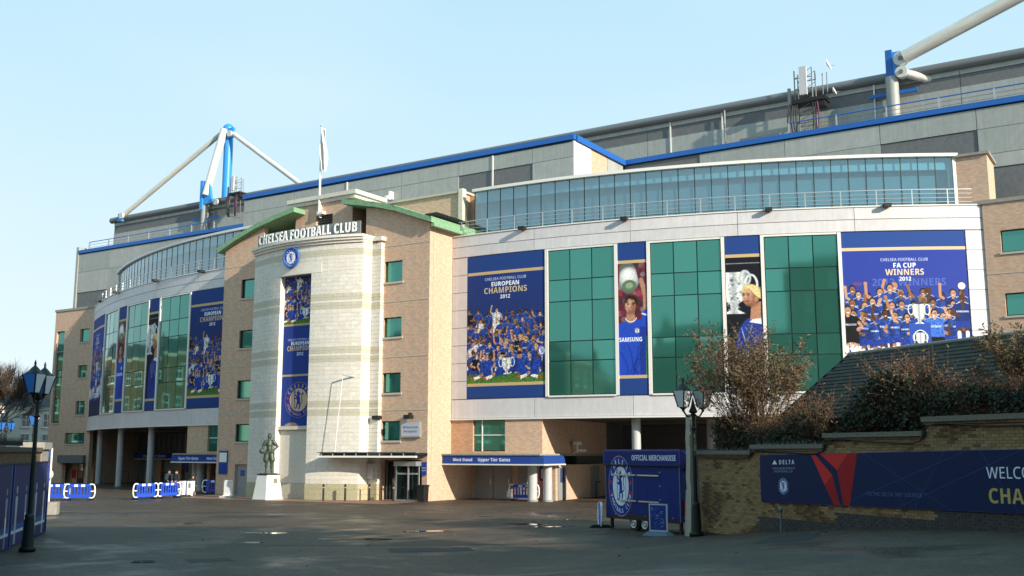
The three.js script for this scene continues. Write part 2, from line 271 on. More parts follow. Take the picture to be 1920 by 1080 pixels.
P.cupLift = ctex(224, 1100, (g, w, h) => {               // a player holding a cup over his head
  g.fillStyle = '#5c2733'; g.fillRect(0, 0, w, h); for (let i = 0; i < 160; i++) { g.fillStyle = ['#7b2b3a', '#3c3036', '#8a8790', '#a5343e', '#2c2a33'][i % 5]; g.globalAlpha = .5; g.beginPath(); g.arc(rnd() * w, rnd() * h * .6, rr(8, 26), 0, TP); g.fill(); } g.globalAlpha = 1;
  g.fillStyle = '#4d8a35'; g.fillRect(w * .85, h * .62, w * .15, h * .3);
  const limb = (c, lw, ...p) => { g.strokeStyle = c; g.lineWidth = lw; g.lineCap = g.lineJoin = 'round'; g.beginPath(); g.moveTo(p[0], p[1]); for (let i = 2; i < p.length; i += 2) g.lineTo(p[i], p[i + 1]); g.stroke(); };
  limb('#ad8068', 34, w * .92, h * .48, w * .93, h * .36, w * .8, h * .25); limb('#2448b4', 52, w * .84, h * .56, w * .95, h * .47); limb('#e8e8ea', 12, w * .82, h * .475, w * 1.0, h * .485);
  const c = g.createRadialGradient(w * .34, h * .2, 10, w * .4, h * .24, w * .42); c.addColorStop(0, '#fafaf6'); c.addColorStop(.6, '#bfc4c2'); c.addColorStop(1, '#5c6361'); g.fillStyle = c;
  g.beginPath(); g.moveTo(w * .08, h * .15); g.quadraticCurveTo(w * .4, h * .1, w * .6, h * .16); g.lineTo(w * .74, h * .27); g.quadraticCurveTo(w * .4, h * .4, w * .06, h * .29); g.fill();
  g.fillStyle = '#5e7355'; g.beginPath(); g.ellipse(w * .4, h * .285, w * .24, h * .038, -.1, 0, TP); g.fill(); g.fillStyle = '#8fa084'; g.beginPath(); g.ellipse(w * .4, h * .285, w * .13, h * .02, -.1, 0, TP); g.fill();
  g.fillStyle = '#2448b4'; g.beginPath(); g.moveTo(0, h * .54); g.quadraticCurveTo(w * .4, h * .5, w * .95, h * .52); g.lineTo(w * .9, h * .93); g.lineTo(0, h * .93); g.fill(); g.strokeStyle = 'rgba(16,34,100,.45)'; g.lineWidth = 9; for (let k = 0; k < 6; k++) { g.beginPath(); g.moveTo(w * rr(.05, .9), h * rr(.68, .8)); g.quadraticCurveTo(w * rr(.2, .7), h * .83, w * rr(.1, .8), h * rr(.84, .92)); g.stroke(); }
  g.fillStyle = '#ad8068'; g.beginPath(); g.ellipse(w * .43, h * .5, w * .16, h * .035, 0, 0, TP); g.fill(); g.fillRect(w * .3, h * .43, w * .26, h * .07); portrait(g, w * .43, h * .418, w * .25, '#b78a70', '#2a1d15', 0); g.fillStyle = 'rgba(14,28,90,.4)'; g.fillRect(w * .72, h * .56, w * .2, h * .37); soften(g, w, h, 2.2); photoGrain(g, w, h, h * .12 | 0, h * .88 | 0, .1);
  g.strokeStyle = '#e8e8ea'; g.lineWidth = 6; g.beginPath(); g.arc(w * .44, h * .485, w * .2, .4, 2.7); g.stroke(); g.fillStyle = '#f0f2f6'; g.font = `bold ${w * .19}px ${FONT}`; g.textAlign = 'center'; g.fillText('SAMSUNG', w * .42, h * .655, w * .78); crest(g, w * .64, h * .585, w * .1);
  bands(g, w, h, h * .115, h * .105);
});
P.cupKiss = ctex(224, 1100, (g, w, h) => {               // a fair-haired player kissing a cup
  g.fillStyle = '#14171f'; g.fillRect(0, 0, w, h); g.fillStyle = '#e8e6d8'; for (let i = 0; i < 24; i++) g.fillRect(4 + i * 9.4, h * .172, 6, 6);
  for (let i = 0; i < 80; i++) { g.fillStyle = `rgba(150,170,210,${.25 * rnd()})`; g.fillRect(rnd() * w, rnd() * h * .5, 2, rr(4, 14)); }
  cup(g, w * .22, h * .5, h * .27, false); g.strokeStyle = '#b9c2c4'; g.lineWidth = 16; g.beginPath(); g.ellipse(w * .55, h * .27, w * .15, h * .045, 0, 0, TP); g.stroke();
  g.fillStyle = '#263a8d'; g.beginPath(); g.moveTo(w * .2, h * .93); g.quadraticCurveTo(w * .1, h * .6, w * .6, h * .53); g.lineTo(w, h * .52); g.lineTo(w, h * .93); g.fill(); g.fillStyle = '#dfe4ee'; g.beginPath(); g.moveTo(w * .95, h * .5); g.lineTo(w * .62, h * .555); g.lineTo(w, h * .57); g.fill();
  g.fillStyle = '#b07f64'; g.beginPath(); g.moveTo(w * .7, h * .45); g.lineTo(w * .66, h * .54); g.lineTo(w * .98, h * .53); g.lineTo(w, h * .42); g.fill();
  portrait(g, w * .68, h * .39, w * .3, '#b5866a', '#c9b078', -1); g.strokeStyle = '#e0c88e'; g.lineWidth = 4; for (let k = 0; k < 16; k++) { g.beginPath(); g.moveTo(w * (.5 + k * .035), h * (.315 + .012 * Math.abs(k - 6) / 6)); g.quadraticCurveTo(w * (.7 + k * .02), h * .33, w * (.82 + k * .012), h * (.38 + k * .002)); g.stroke(); }
  g.fillStyle = '#b57e5f'; g.beginPath(); g.ellipse(w * .86, h * .41, 13, 20, 0, 0, TP); g.fill(); for (let k = 0; k < 40; k++) { g.fillStyle = ['rgba(230,234,236,.5)', 'rgba(40,48,60,.5)', 'rgba(140,150,158,.5)'][k % 3]; g.beginPath(); g.ellipse(w * rr(.02, .42), h * rr(.25, .5), rr(4, 16), rr(3, 9), rr(0, 3), 0, TP); g.fill(); }
  g.strokeStyle = 'rgba(12,20,60,.5)'; g.lineWidth = 10; for (let k = 0; k < 7; k++) { g.beginPath(); g.moveTo(w * rr(.2, 1), h * rr(.58, .7)); g.lineTo(w * rr(.2, 1), h * rr(.75, .92)); g.stroke(); } g.strokeStyle = 'rgba(225,230,238,.55)'; g.lineWidth = 5; for (let k = 0; k < 4; k++) { g.beginPath(); g.moveTo(w * rr(.3, 1), h * rr(.56, .62)); g.lineTo(w * rr(.3, .9), h * rr(.66, .72)); g.stroke(); }
  soften(g, w, h, 2.2); photoGrain(g, w, h, h * .12 | 0, h * .9 | 0, .14); bands(g, w, h, h * .115, h * .082);
});
P.faCup = ctex(700, 910, (g, w, h) => {
  const b = g.createLinearGradient(0, 0, 0, h); b.addColorStop(0, '#2c3f9a'); b.addColorStop(.45, '#2f4196'); b.addColorStop(.55, '#6a5aa0'); b.addColorStop(.62, '#2b3670'); b.addColorStop(1, '#222d60'); g.fillStyle = b; g.fillRect(0, 0, w, h);
  g.fillStyle = 'rgba(120,140,205,.45)'; g.font = `bold ${w * .085}px ${FONT}`; g.textAlign = 'center'; g.fillText('2012 WINNERS', w * .53, h * .345); g.fillStyle = 'rgba(190,70,90,.4)'; g.fillRect(w * .08, h * .32, w * .07, h * .02); player(g, w * .41, h * .62, h * .31, { up: -1 });
  const t = (s, y, px, c, wt = 'bold') => { g.font = `${wt} ${px}px ${FONT}`; g.fillStyle = c; g.fillText(s, w * .5, y); };
  t('CHELSEA FOOTBALL CLUB', h * .19, w * .033, '#e8ebf5', ''); t('FA CUP', h * .232, w * .055, '#f6f7fb'); t('WINNERS', h * .278, w * .068, '#e6cfa6'); t('2012', h * .315, w * .045, '#f2f2f4'); g.save(); g.translate(0, -h * .15);
  for (let r = 0; r < 3; r++) for (let i = 0; i < 12; i++) player(g, (i + .5 + r * .4 + rr(-.3, .3)) * w / 12.3, h * (.82 + .07 * r) + rr(-.02, .02) * h, h * rr(.29, .34), { up: rnd() < .25 ? (rnd() < .5 ? -1 : 1) : 0 });
  player(g, w * .045, h * .97, h * .37, { shirt: '#17181c', shorts: '#17181c' });  player(g, w * .73, h * .97, h * .34, { shirt: '#3c6ac4', shorts: '#15161a', up: 2 });
  soften(g, w, h, 1); photoGrain(g, w, h, h * .5 | 0, h - 1, .3); player(g, w * .94, h * .87, h * .33, { up: 1, skin: SKIN[3] }); g.strokeStyle = SKIN[3]; g.lineWidth = 14; g.beginPath(); g.moveTo(w * .95, h * .64); g.lineTo(w * .955, h * .52); g.stroke(); g.fillStyle = '#e9e9e4'; g.beginPath(); g.ellipse(w * .95, h * .5, w * .03, h * .022, 0, 0, TP); g.fill();
  g.fillStyle = '#2e4fa6'; g.fillRect(w * .51, h * .73, w * .17, h * .27); g.strokeStyle = '#f1f1ee'; g.lineWidth = 5; g.fillStyle = '#1b2c66'; g.beginPath(); g.moveTo(w * .545, h * .8); g.quadraticCurveTo(w * .595, h * .75, w * .645, h * .8); g.lineTo(w * .645, h * .93); g.lineTo(w * .545, h * .93); g.closePath(); g.fill(); g.stroke();
  cup(g, w * .595, h * .88, h * .09, false); cup(g, w * .595, h * .735, h * .13, true); g.fillStyle = '#c8352e'; g.beginPath(); g.moveTo(w * .53, h * .88); g.lineTo(w * .66, h * .88); g.lineTo(w * .64, h * .905); g.lineTo(w * .66, h * .925); g.lineTo(w * .53, h * .925); g.lineTo(w * .55, h * .905); g.fill();
  g.fillStyle = '#f1f1ee'; g.beginPath(); g.moveTo(w * .545, h * .93); g.lineTo(w * .645, h * .93); g.lineTo(w * .645, h * .965); g.quadraticCurveTo(w * .595, h * .995, w * .545, h * .965); g.fill(); g.fillStyle = '#e4e8f2'; g.font = `bold ${w * .03}px ${FONT}`; g.fillText('CUP', w * .88, h * .93); g.fillStyle = '#1b2c66'; g.font = `bold ${w * .03}px ${FONT}`; g.fillText('THE FA CUP', w * .595, h * .962, w * .09); g.restore(); g.fillStyle = '#1d2850'; g.fillRect(0, h * .85, w, h * .15);
  g.fillStyle = '#28488c'; g.fillRect(0, 0, w, h * .1); g.fillStyle = '#d9bd95'; g.fillRect(0, h * .1, w, h * .02);
});
P.slot = ctex(280, 1000, (g, w, h) => {                 // the tall print in the portal: crowd, words, crest
  g.fillStyle = '#213c88'; g.fillRect(0, 0, w, h); g.save(); g.beginPath(); g.rect(0, 0, w, h * .325); g.clip(); g.drawImage(P.euro.image, 60, 910 * .36, 330, 910 * .545, 0, -h * .01, w, h * .34); g.restore();
  g.fillStyle = '#b8a274'; g.fillRect(0, h * .322, w, h * .013); g.fillRect(0, h * .66, w, h * .013); g.textAlign = 'center'; const t = (s, y, px, c) => { g.font = `bold ${px}px ${FONT}`; g.fillStyle = c; g.fillText(s, w * .56, y, w * .86); };
  t('CHELSEA FOOTBALL CLUB', h * .435, 19, '#aab6dc'); t('EUROPEAN', h * .465, 32, '#eef0f8'); t('CHAMPIONS', h * .503, 46, '#c9b28a'); t('2012', h * .535, 28, '#d7dbe8');
  crest(g, w * .56, h * .83, w * .42, 1.05, '#c6ab8c', '#24348a', '#8d7a68'); g.fillStyle = '#a58a6c'; g.beginPath(); g.ellipse(w * .3, h * 1.02, w * .28, h * .04, -.2, 0, TP); g.fill();
});
P.crest = ctex(512, 512, (g, w) => { g.fillStyle = '#20368f'; g.fillRect(0, 0, w, w); crest(g, w / 2, w / 2, w * .495); });
const print = (t, rough = .7) => new THREE.MeshPhysicalMaterial({ map: t, roughness: Math.max(rough, .6), specularIntensity: .35 });
function signTex(w, h, bg, items, arrows) { return ctex(w, h, (g) => { g.fillStyle = bg; g.fillRect(0, 0, w, h); g.textBaseline = 'middle'; for (const [s, x, y, px, c, al = 'left', wt = 'bold'] of items) { g.font = `${wt} ${px}px ${FONT}`; g.fillStyle = c; g.textAlign = al; g.fillText(s, x, y); } arrows?.(g); }); }

// ---------- ground ----------
const WT = [6.3, 36.3], WD = [.39, -.921], WN = [-.921, -.39];           // the brick street wall: start, heading, outward side (X, Z)
const ww = (t, w) => [WT[0] + WD[0] * t + WN[0] * w, WT[1] + WD[1] * t + WN[1] * w];
const wallTurn = Math.atan2(WD[1], WD[0]);
function groundY(X, Z) {                                                   // flat forecourt, a road climbing along the street wall
  const dx = X - WT[0], dz = Z - WT[1], t = dx * WD[0] + dz * WD[1], w = Math.max(0, dx * WN[0] + dz * WN[1]);
  const q = t - .78 * w, k = .105 * (q + 1.2), s = k > 4 ? k : Math.log(1 + Math.exp(k * 9)) / 9;
  return 1.5 * Math.tanh(s / 1.5 * 1.12);
}
{
  const line = []; for (let i = -70; i <= 70; i++) { const k = i / 70; line.push(k * 34 + Math.pow(Math.abs(k), 5) * Math.sign(k) * 500); }
  const n = line.length, pos = [], uv = [], idx = [];
  for (let j = 0; j < n; j++) for (let i = 0; i < n; i++) { const X = line[i], Z = line[j] + 34; pos.push(X, groundY(X, Z) + .012 * noise.noise(X * .22, 3, Z * .22) * (Math.hypot(X, Z) < 70 ? 1 : 0), -Z); uv.push(X, Z); }
  for (let j = 0; j < n - 1; j++) for (let i = 0; i < n - 1; i++) { const k = j * n + i; idx.push(k, k + 1, k + n + 1, k, k + n + 1, k + n); }
  const g = new THREE.BufferGeometry(); g.setAttribute('position', new THREE.Float32BufferAttribute(pos, 3)); g.setAttribute('uv', new THREE.Float32BufferAttribute(uv, 2)); g.setIndex(idx); g.computeVertexNormals();
  const asphalt = new THREE.MeshPhysicalMaterial({ specularIntensity: .55,
    map: noiseTex(768, (x, y) => { const big = tile(x, y, 1.1, 21), k = 1 + .3 * big + .25 * tile(x, y, 9, 5) + .5 * (rnd() - .5); return [.30 * k, .25 * k, .203 * k]; }, 26, true),
    roughnessMap: noiseTex(768, (x, y) => { const v = tile(x, y, 1.3, 2) + .5 * tile(x, y, 4, 8); return .66 - .38 * Math.max(0, Math.min(1, (v - .02) * 2.4)) + .1 * (rnd() - .5); }, 33), roughness: 1,
    bumpMap: noiseTex(512, () => rnd(), 5), bumpScale: .004 });
  tag(mesh('ground', g, asphalt), 'dark wet asphalt forecourt and rising road in front of the stadium', 'ground', null, 'structure');
}
function patch(name, label, pts, mat, lift) {                             // an irregular sheet lying on the ground, pts in X, Z
  const s = new THREE.Shape(pts.map(([x, z]) => new THREE.Vector2(x, z))), g = new THREE.ShapeGeometry(s, 4), p = g.attributes.position;
  for (let i = 0; i < p.count; i++) { const X = p.getX(i), Z = p.getY(i); p.setXYZ(i, X, groundY(X, Z) + .012 * noise.noise(X * .22, 3, Z * .22) + lift, -Z); }
  g.computeVertexNormals(); const n = g.attributes.normal; if (n.getY(0) < 0) { const ix = g.index.array; for (let i = 0; i < ix.length; i += 3) [ix[i], ix[i + 1]] = [ix[i + 1], ix[i]]; g.computeVertexNormals(); }
  return tag(mesh(name, g, mat), label, name.replace(/_/g, ' '), null, 'structure');
}
{
  const water = new THREE.MeshPhysicalMaterial({ color: 0x23211e, roughness: .02, clearcoat: 1, clearcoatRoughness: .01, ior: 1.33 });
  const blob = (X, Z, a, b, ph, k) => Array.from({ length: 26 }, (_, i) => { const t = i / 26 * TP, r = 1 + .35 * Math.sin(t * 2 + ph) + .2 * Math.sin(t * 3 + ph * 2) + .1 * Math.sin(t * 7 + ph); return [X + a * r * Math.cos(t) * (1 + k * Math.sin(t)), Z + b * r * Math.sin(t)]; });
  for (const [X, Z, a, b, ph, l] of [[-3.4, 40.6, .75, .38, .5, 'small puddle on the open asphalt between the statue and the trailer'], [-5.4, 37.1, 1.0, .5, 2, 'largest dark puddle on the open asphalt before the statue'], [.6, 44.6, .9, .42, 4, 'puddle reflecting the blue facade, ahead of the trailer'], [1.6, 43.2, .6, .3, 1, 'narrow puddle beside the trailer approach'], [-9.2, 39.8, .8, .35, 3, 'thin puddle on the asphalt toward the hoarding'], [-8.7, 35.6, .5, .22, 5, 'tiny puddle below the statue on open asphalt'], [3.0, 47.5, .5, .3, 2.2, 'little puddle by the trailer drawbar']])
    patch('puddle', l, blob(X, Z, a, b, ph, .2), water, .006);
  patch('tar_seam', 'thin dark tar seam crossing the forecourt', [[-11, 34.3], [2.4, 35.1], [2.4, 35.22], [-11, 34.42]], paint(0x121110, .5), .005);
  patch('tar_seam', 'thin dark tar seam before the barriers', [[-24, 52], [-6, 53.6], [-6, 53.78], [-24, 52.18]], paint(0x151413, .5), .005);
  const pave = std({ map: mottle([138, 104, 84], .2, 2, 5), roughness: .55 }), L = (x, z) => sw(x, z);
  patch('paving', 'reddish block paving along the foot of the entrance tower', [L(-9.5, .1), L(-9.5, 4.9), L(9.6, 4.2), L(9.6, .1)], pave, .008);
}
for (const [X, Z, w, d, r, l] of [[-2.5, 33, 2.6, 1.3, .2, 'dark rectangular tarmac repair beside the long tar seam'], [-12.5, 50, 3.4, 1.6, -.1, 'dark tarmac repair strip on the open forecourt'], [2.2, 52.5, 1.8, 1.8, .3, 'square tarmac repair toward the gate canopy'], [7.2, 27.5, 1.4, 3.2, -.4, 'long tarmac repair on the climbing road'], [-8.5, 30, 1.2, .9, .5, 'small tarmac repair before the hoarding lamp post']]) { const c = Math.cos(r), s = Math.sin(r), q = []; for (const [a, b] of [[-1, -1], [0, -1], [1, -1], [1, 0], [1, 1], [0, 1], [-1, 1], [-1, 0]]) { const x = a * w / 2 + rr(-.04, .04), z = b * d / 2 + rr(-.04, .04); q.push([X + x * c - z * s, Z + x * s + z * c]); } patch('tarmac_repair', l, q, std({ map: mottle([42, 40, 38], .4, 1.1, 6), roughness: .8 }), .007); }
for (const [X, Z, l] of [[-10.2, 29.5, 'square iron drain grate by the hoarding lamp post'], [-1.2, 49.6, 'square iron drain grate ahead of the gates']]) { const t = thing('drain_grate', l, 'drain', X, Z, groundY(X, Z), .3); mesh('frame', merge([bx(-.3, -.24, 0, .02, -.22, .22), bx(.24, .3, 0, .02, -.22, .22), bx(-.24, .24, 0, .02, -.22, -.17), bx(-.24, .24, 0, .02, .17, .22)]), paint(0x2b2925, .6, .4), t); for (let k = 0; k < 6; k++) mesh('bar', bx(-.2 + k * .075, -.16 + k * .075, 0, .018, -.17, .17), paint(0x2b2925, .6, .4), t); }
{ const g = new THREE.PlaneGeometry(.07, .05).rotateX(-Math.PI / 2), im = new THREE.InstancedMesh(g, std({ color: 0x7a6244, roughness: .9, side: THREE.DoubleSide }), 420), m = new THREE.Matrix4(), q = new THREE.Quaternion(); for (let i = 0; i < 420; i++) { const X = rr(-16, 12), Z = rr(22, 62), k = rr(.5, 1.3); m.compose(V3(X, groundY(X, Z) + .02, -Z), q.setFromEuler(new THREE.Euler(rr(-.3, .3), rr(0, 6), rr(-.3, .3))), V3(k, k, k)); im.setMatrixAt(i, m); } im.name = 'leaf_litter'; tag(im, 'scattered fallen leaves and litter specks on the forecourt', 'litter', null, 'stuff'); scene.add(im); }
for (const [X, Z, l] of [[-22.1, 52.5, 'round iron manhole cover on the asphalt before the barriers'], [-13.5, 45, 'round iron manhole cover ahead of the statue']]) {
  const t = thing('manhole_cover', l, 'manhole cover', X, Z, groundY(X, Z)); mesh('lid', new THREE.CylinderGeometry(.33, .33, .03, 20).translate(0, .01, 0), paint(0x26241f, .6, .4), t); mesh('rim', new THREE.TorusGeometry(.36, .03, 6, 24).rotateX(Math.PI / 2).translate(0, .01, 0), paint(0x3a372f, .6, .4), t);
}

// ---------- main stand behind ----------
{
  const t = standThing('stadium_stand', 'huge grey clad stand with blue edge trim and pipe-edged roof behind the entrance tower', 'stand');
  const core = [bx(-18.4, 14.3, 0, 24.9, -17.9, -10.2), bx(-53, 62, 0, 25, -22.9, -18.2), bx(-54.2, 62, 0, 29.4, -34, -23.2)];
  mesh('core_wall', merge(core), M.cladJoint, t);
  const louv = [[4.5, 11, 21.9, 23.6], [14.6, 20.6, 23.4, 24.7], [33.5, 39.5, 21.7, 23.5], [40, 47, 18.4, 20.8], [-52.9, -47.6, 18.2, 20.4]];
  let n = 0;
  const wall = (xs, ys, z, sides) => { for (let i = 0; i < xs.length - 1; i++) for (let j = 0; j < ys.length - 1; j++) {
    const cx = (xs[i] + xs[i + 1]) / 2, cy = (ys[j] + ys[j + 1]) / 2, lv = louv.some(([a, b, c, d]) => cx > a && cx < b && cy > c && cy < d) || sides?.(cy);
    mesh(lv ? 'louvre_panel' : 'cladding_panel', bx(xs[i] + .018, xs[i + 1] - .018, ys[j] + .015, ys[j + 1] - .015, z - .16, z - (lv ? .06 : 0)), lv ? M.louvre : (n++ % 3 ? M.clad : M.cladB), t);
  } };
  wall([-18.5, -12.5, -6.6, -1, 4.5, 11, 14.4], [17, 18.3, 19.5, 20.7, 21.9, 23.6, 24.7], -10);
  wall([14.42, 20.6, 27, 33.5, 39.5, 46, 53, 62], [17, 18.4, 20.8, 21.7, 23.4, 24.75], -18);
  wall([-53, -47.6, -41, -34, -27, -18.5], [15, 16.6, 18.2, 20.4, 22.7, 24.75], -18);
  wall([-54, -46, -37.6, -29, -20, -11, -2, 7, 14.1, 20.6, 26.5, 32.2, 38, 44, 51, 62], [25.1, 26.6, 28.1, 29.0, 29.5], -23, (y) => y > 28.1 && y < 29);
  for (let k = 0; k < 3; k++) mesh('cladding_panel', bx(14.32, 14.42, 17 + k * 2.6, 19.58 + k * 2.6, -17.9 + .1, -15.2), M.cladB, t);
  mesh('return_panel', bx(14.32, 14.42, 17, 24.75, -15.15, -12.6), M.brick, t); mesh('return_panel', bx(14.32, 14.45, 17, 24.75, -12.55, -10.02), M.whiteTrim, t);
  mesh('duct_frame', merge([bx(14.45, 14.6, 21.5, 23.4, -15, -14.85), bx(14.45, 14.6, 23.25, 23.4, -16.8, -15), bx(14.45, 14.6, 21.5, 21.65, -16.8, -15)]), M.whiteTrim, t);
  for (const [x0, x1, z] of [[-18.6, 14.5, -9.88], [14.62, 62, -17.88], [-53.1, -18.72, -17.88]]) mesh('edge_trim', bx(x0, x1, 24.84, 25.2, z - .35, z), M.blueTrim, t);
  mesh('edge_trim', bx(14.36, 14.62, 24.78, 25.2, -18, -10.25), M.blueTrim, t); mesh('edge_trim', bx(-18.72, -18.5, 24.78, 25.2, -18, -10.25), M.blueTrim, t);
  mesh('ledge_roof', bx(-53, 62, 25.0, 25.08, -23, -18.2), M.louvre, t); mesh('ledge_roof', bx(-18.5, 14.4, 25.2, 25.26, -23, -9.9), M.louvre, t);
  mesh('roof_pipe', rod([-54.4, 29.7, -22.92], [62, 29.7, -22.92], .35, .35, 14), M.pipe, t);
  mesh('end_pier', bx(-53.4, -53.02, 8, 25.6, -22.5, -17.9), M.clad, t); mesh('end_cap', bx(-53.5, -50.5, 25.2, 25.9, -22.9, -21.5), M.concrete, t);
  for (const x of [16.2, 20.6, 32.2, 44, -6.6, 7.6]) mesh('cover_strip', bx(x - .05, x + .05, x > 14 ? 25.1 : 17, x > 14 ? 29.4 : 24.7, x > 14 ? -22.98 : -9.99, x > 14 ? -22.9 : -9.92), M.whiteTrim, t);
  for (const [x, y0, y1] of [[20.6, 25.1, 29.4]]) mesh('downpipe', rod([x + .3, y0, -22.7], [x + .3, y1, -22.7], .06), M.clad, t);
  for (const [x0, x1] of [[27.2, 62], [-52, -31.5]]) {                     // railing on the ledge
    for (const y of [.4, .7, 1.02]) mesh('rail', rod([x0, 25.1 + y, -18.5], [x1, 25.1 + y, -18.5], y > 1 ? .045 : .018, undefined, 5), y > 1 ? M.blueTrim : M.pipe, t);
    for (let x = x0; x <= x1; x += 3.35) mesh('railing_post', bx(x - .045, x + .045, 25.08, 26.12, -18.56, -18.44), M.silver, t);
  }
  for (const [x, w] of [[36.2, 1.5], [38.6, 1.7], [33.6, 1], [-42, 1], [-40.6, 1], [-39.1, 1.1], [23.6, 3]]) mesh('roof_vent', x === 23.6 ? bx(x, x + w, 25.25, 25.5, -19.6, -18.3) : slab((u, v, d) => [u + v * .4 * (u - x < .1 ? 1 : -.2), 25.08 + v, d], x, x + w, 0, .42, -20, -18.9), x === 23.6 ? M.louvre : M.whiteTrim, t);
  mesh('wall_camera', merge([bx(-1.9, -1.75, 22.6, 23.2, -9.98, -9.5), bx(-1.95, -1.7, 22.5, 22.75, -9.6, -9.1)]), M.whiteTrim, t);
}
// roof masts
{
  const t = standThing('roof_mast', 'blue king post with three pale tube struts rising over the far roof edge', 'mast', -37, -22.7, null, 29.4), A = [.2, 8.9, -1.3];
  mesh('king_post', rod([.2, -.6, -1.6], [.2, 8.6, -1.6], .5, .5, 14), M.blueMast, t); mesh('post_cap', new THREE.SphereGeometry(.62, 14, 10).translate(.2, 8.75, -1.5), M.blueMast, t);
  mesh('strut', rod([-.55, .9, .6], [A[0] - .1, A[1] - .3, A[2] + .3], .42, .42, 14), M.whiteTube, t);
  mesh('strut', rod([-15, .45, .2], [A[0] - .6, A[1] - .4, A[2]], .27, .27, 12), M.whiteTube, t); mesh('strut', rod([12.8, .1, -1], [A[0] + .9, A[1] - .8, A[2]], .27, .27, 12), M.whiteTube, t);
  mesh('gusset_plate', bx(-1.3, -.9, -.6, 2.6, .15, .75), M.blueMast, t); mesh('gusset_plate', slab((x, y, z) => [x + Math.max(0, (2.3 - y)) * .22 * (x > -.6 ? 1 : 0), y, z], -.9, -.1, 0, 2.3, .3, .6), M.blueMast, t);
  mesh('gusset_plate', bx(-15.5, -14.9, -.1, .8, -.1, .4), M.blueMast, t); mesh('gusset_plate', bx(.2, 1.4, 7.6, 8.7, -1.4, -1.1), M.blueMast, t);
  for (const [x, y, z] of [[.9, .05, .45], [-14.7, .45, .5], [1, 8.0, -1]]) mesh('pin', new THREE.CylinderGeometry(.34, .34, .25, 16).rotateX(Math.PI / 2).translate(x, y, z), M.whiteTube, t);
  mesh('pier', rod([-1, -4.3, .2], [-1, 0, .2], .42, .42, 14), M.clad, t); for (const s of [-1, 1]) mesh('bracket', bx(s > 0 ? -.5 : -3, s > 0 ? 1 : -1.5, -1.55, -1.35, .05, .2), M.blueTrim, t);
  const r = standThing('roof_mast', 'thick pale tube strut rising from a blue plate above the roof pipe', 'mast', 33.6, -22.7, null, 29.4);
  mesh('strut', rod([.95, 1.25, .7], [22.5, 9.0, .7], .47, .47, 18), M.whiteTube, r); mesh('strut', rod([.95, .15, .5], [2.4, -.3, -.6], .3, .3, 14), M.whiteTube, r);
  mesh('gusset_plate', bx(-.35, .1, .0, 2.1, .1, .5), M.blueTrim, r); mesh('gusset_plate', bx(.1, .7, 0, 1.9, .22, .42), M.blueMast, r);
  for (const [y, q] of [[1.2, .5], [.2, .42]]) { const p = mesh('pin', new THREE.CylinderGeometry(q, q, .5, 18).rotateX(Math.PI / 2).translate(.75, y, .6), M.whiteTube, r); mesh('pin_bolt', new THREE.CylinderGeometry(.16, .16, .1, 10).rotateX(Math.PI / 2).translate(.75, y, .88), M.pipe, p); }
  mesh('pier', rod([0, -4.4, .35], [0, .05, .35], .45, .45, 16), M.clad, r); for (const s of [-1, 1]) mesh('bracket', bx(s > 0 ? .45 : -1.6, s > 0 ? 1.7 : -.45, -1.25, -1.0, .2, .4), M.blueTrim, r);
}
// antenna masts on the roof edge
function antenna(label, x, y, s, dish) {
  const t = standThing('antenna_mast', label, 'antenna', x, -21.6, null, y), L = (a, b, r = .035, m = M.pipe, n = 'lattice_bar') => mesh(n, rod(a, b, r * s, r * s, 5), m, t);
  for (const [a, b] of [[-.6, -.4], [.6, -.4], [-.6, .4], [.6, .4]]) L([a * s, 0, b * s], [a * s, 5.4 * s, b * s], .045);
  for (let k = 0; k < 7; k++) for (const b of [-.4, .4]) { L([-.6 * s, k * .8 * s, b * s], [.6 * s, k * .8 * s, b * s]); L([-.6 * s, k * .8 * s, b * s], [.6 * s, (k + .8) * .8 * s, b * s], .02); }
  mesh('antenna_panel', bx(-.2 * s, .3 * s, 3.5 * s, 5.5 * s, .5 * s, .7 * s), M.fascia, t); mesh('antenna_panel', bx(-1.1 * s, -.9 * s, .3 * s, 4.2 * s, .3 * s, .45 * s), M.concrete, t);
  mesh('platform', bx(-.8 * s, 1.5 * s, 3.0 * s, 3.25 * s, -.6 * s, .6 * s), M.black, t); mesh('equipment_box', bx(.7 * s, 1.4 * s, 2.6 * s, 3.1 * s, -.4 * s, .5 * s), M.black, t);
  for (const dx of [-.95, -.75, -.6, -.45, .6, .75, .9]) mesh('cable', tube([[dx * s, 3 * s, .5 * s], [dx * 1.15 * s, 1.8 * s, .7 * s], [dx * .85 * s, 0, .5 * s]], .05 * s, 10, 5), dx > .8 ? paint(0x6b2a52, .6) : M.black, t);
  for (const q of [1.2, 1.5]) L([q * s, 3.2 * s, 0], [q * s, 5 * s, 0], .035);
  if (dish) for (const [dx, dy, r] of [[1.6, 5.4, .42], [1.9, 3.5, .3]]) { const d = mesh('dish', lathe([[0, 0], [r * .6, .05], [r, .16]], 16).rotateZ(-1.2).translate(dx * s, dy * s, .2), M.white, t); mesh('feed_arm', rod([dx * s, dy * s, .2], [(dx + .5) * s, (dy - .1) * s, .2], .02), M.silver, d); }
}
antenna('lattice phone mast with dish aerials and black cables on the roof ledge', 27.6, 25.1, 1.08, true);
antenna('small lattice aerial frame on the far roof beside the blue king post', -32.4, 27.2, .78, false);

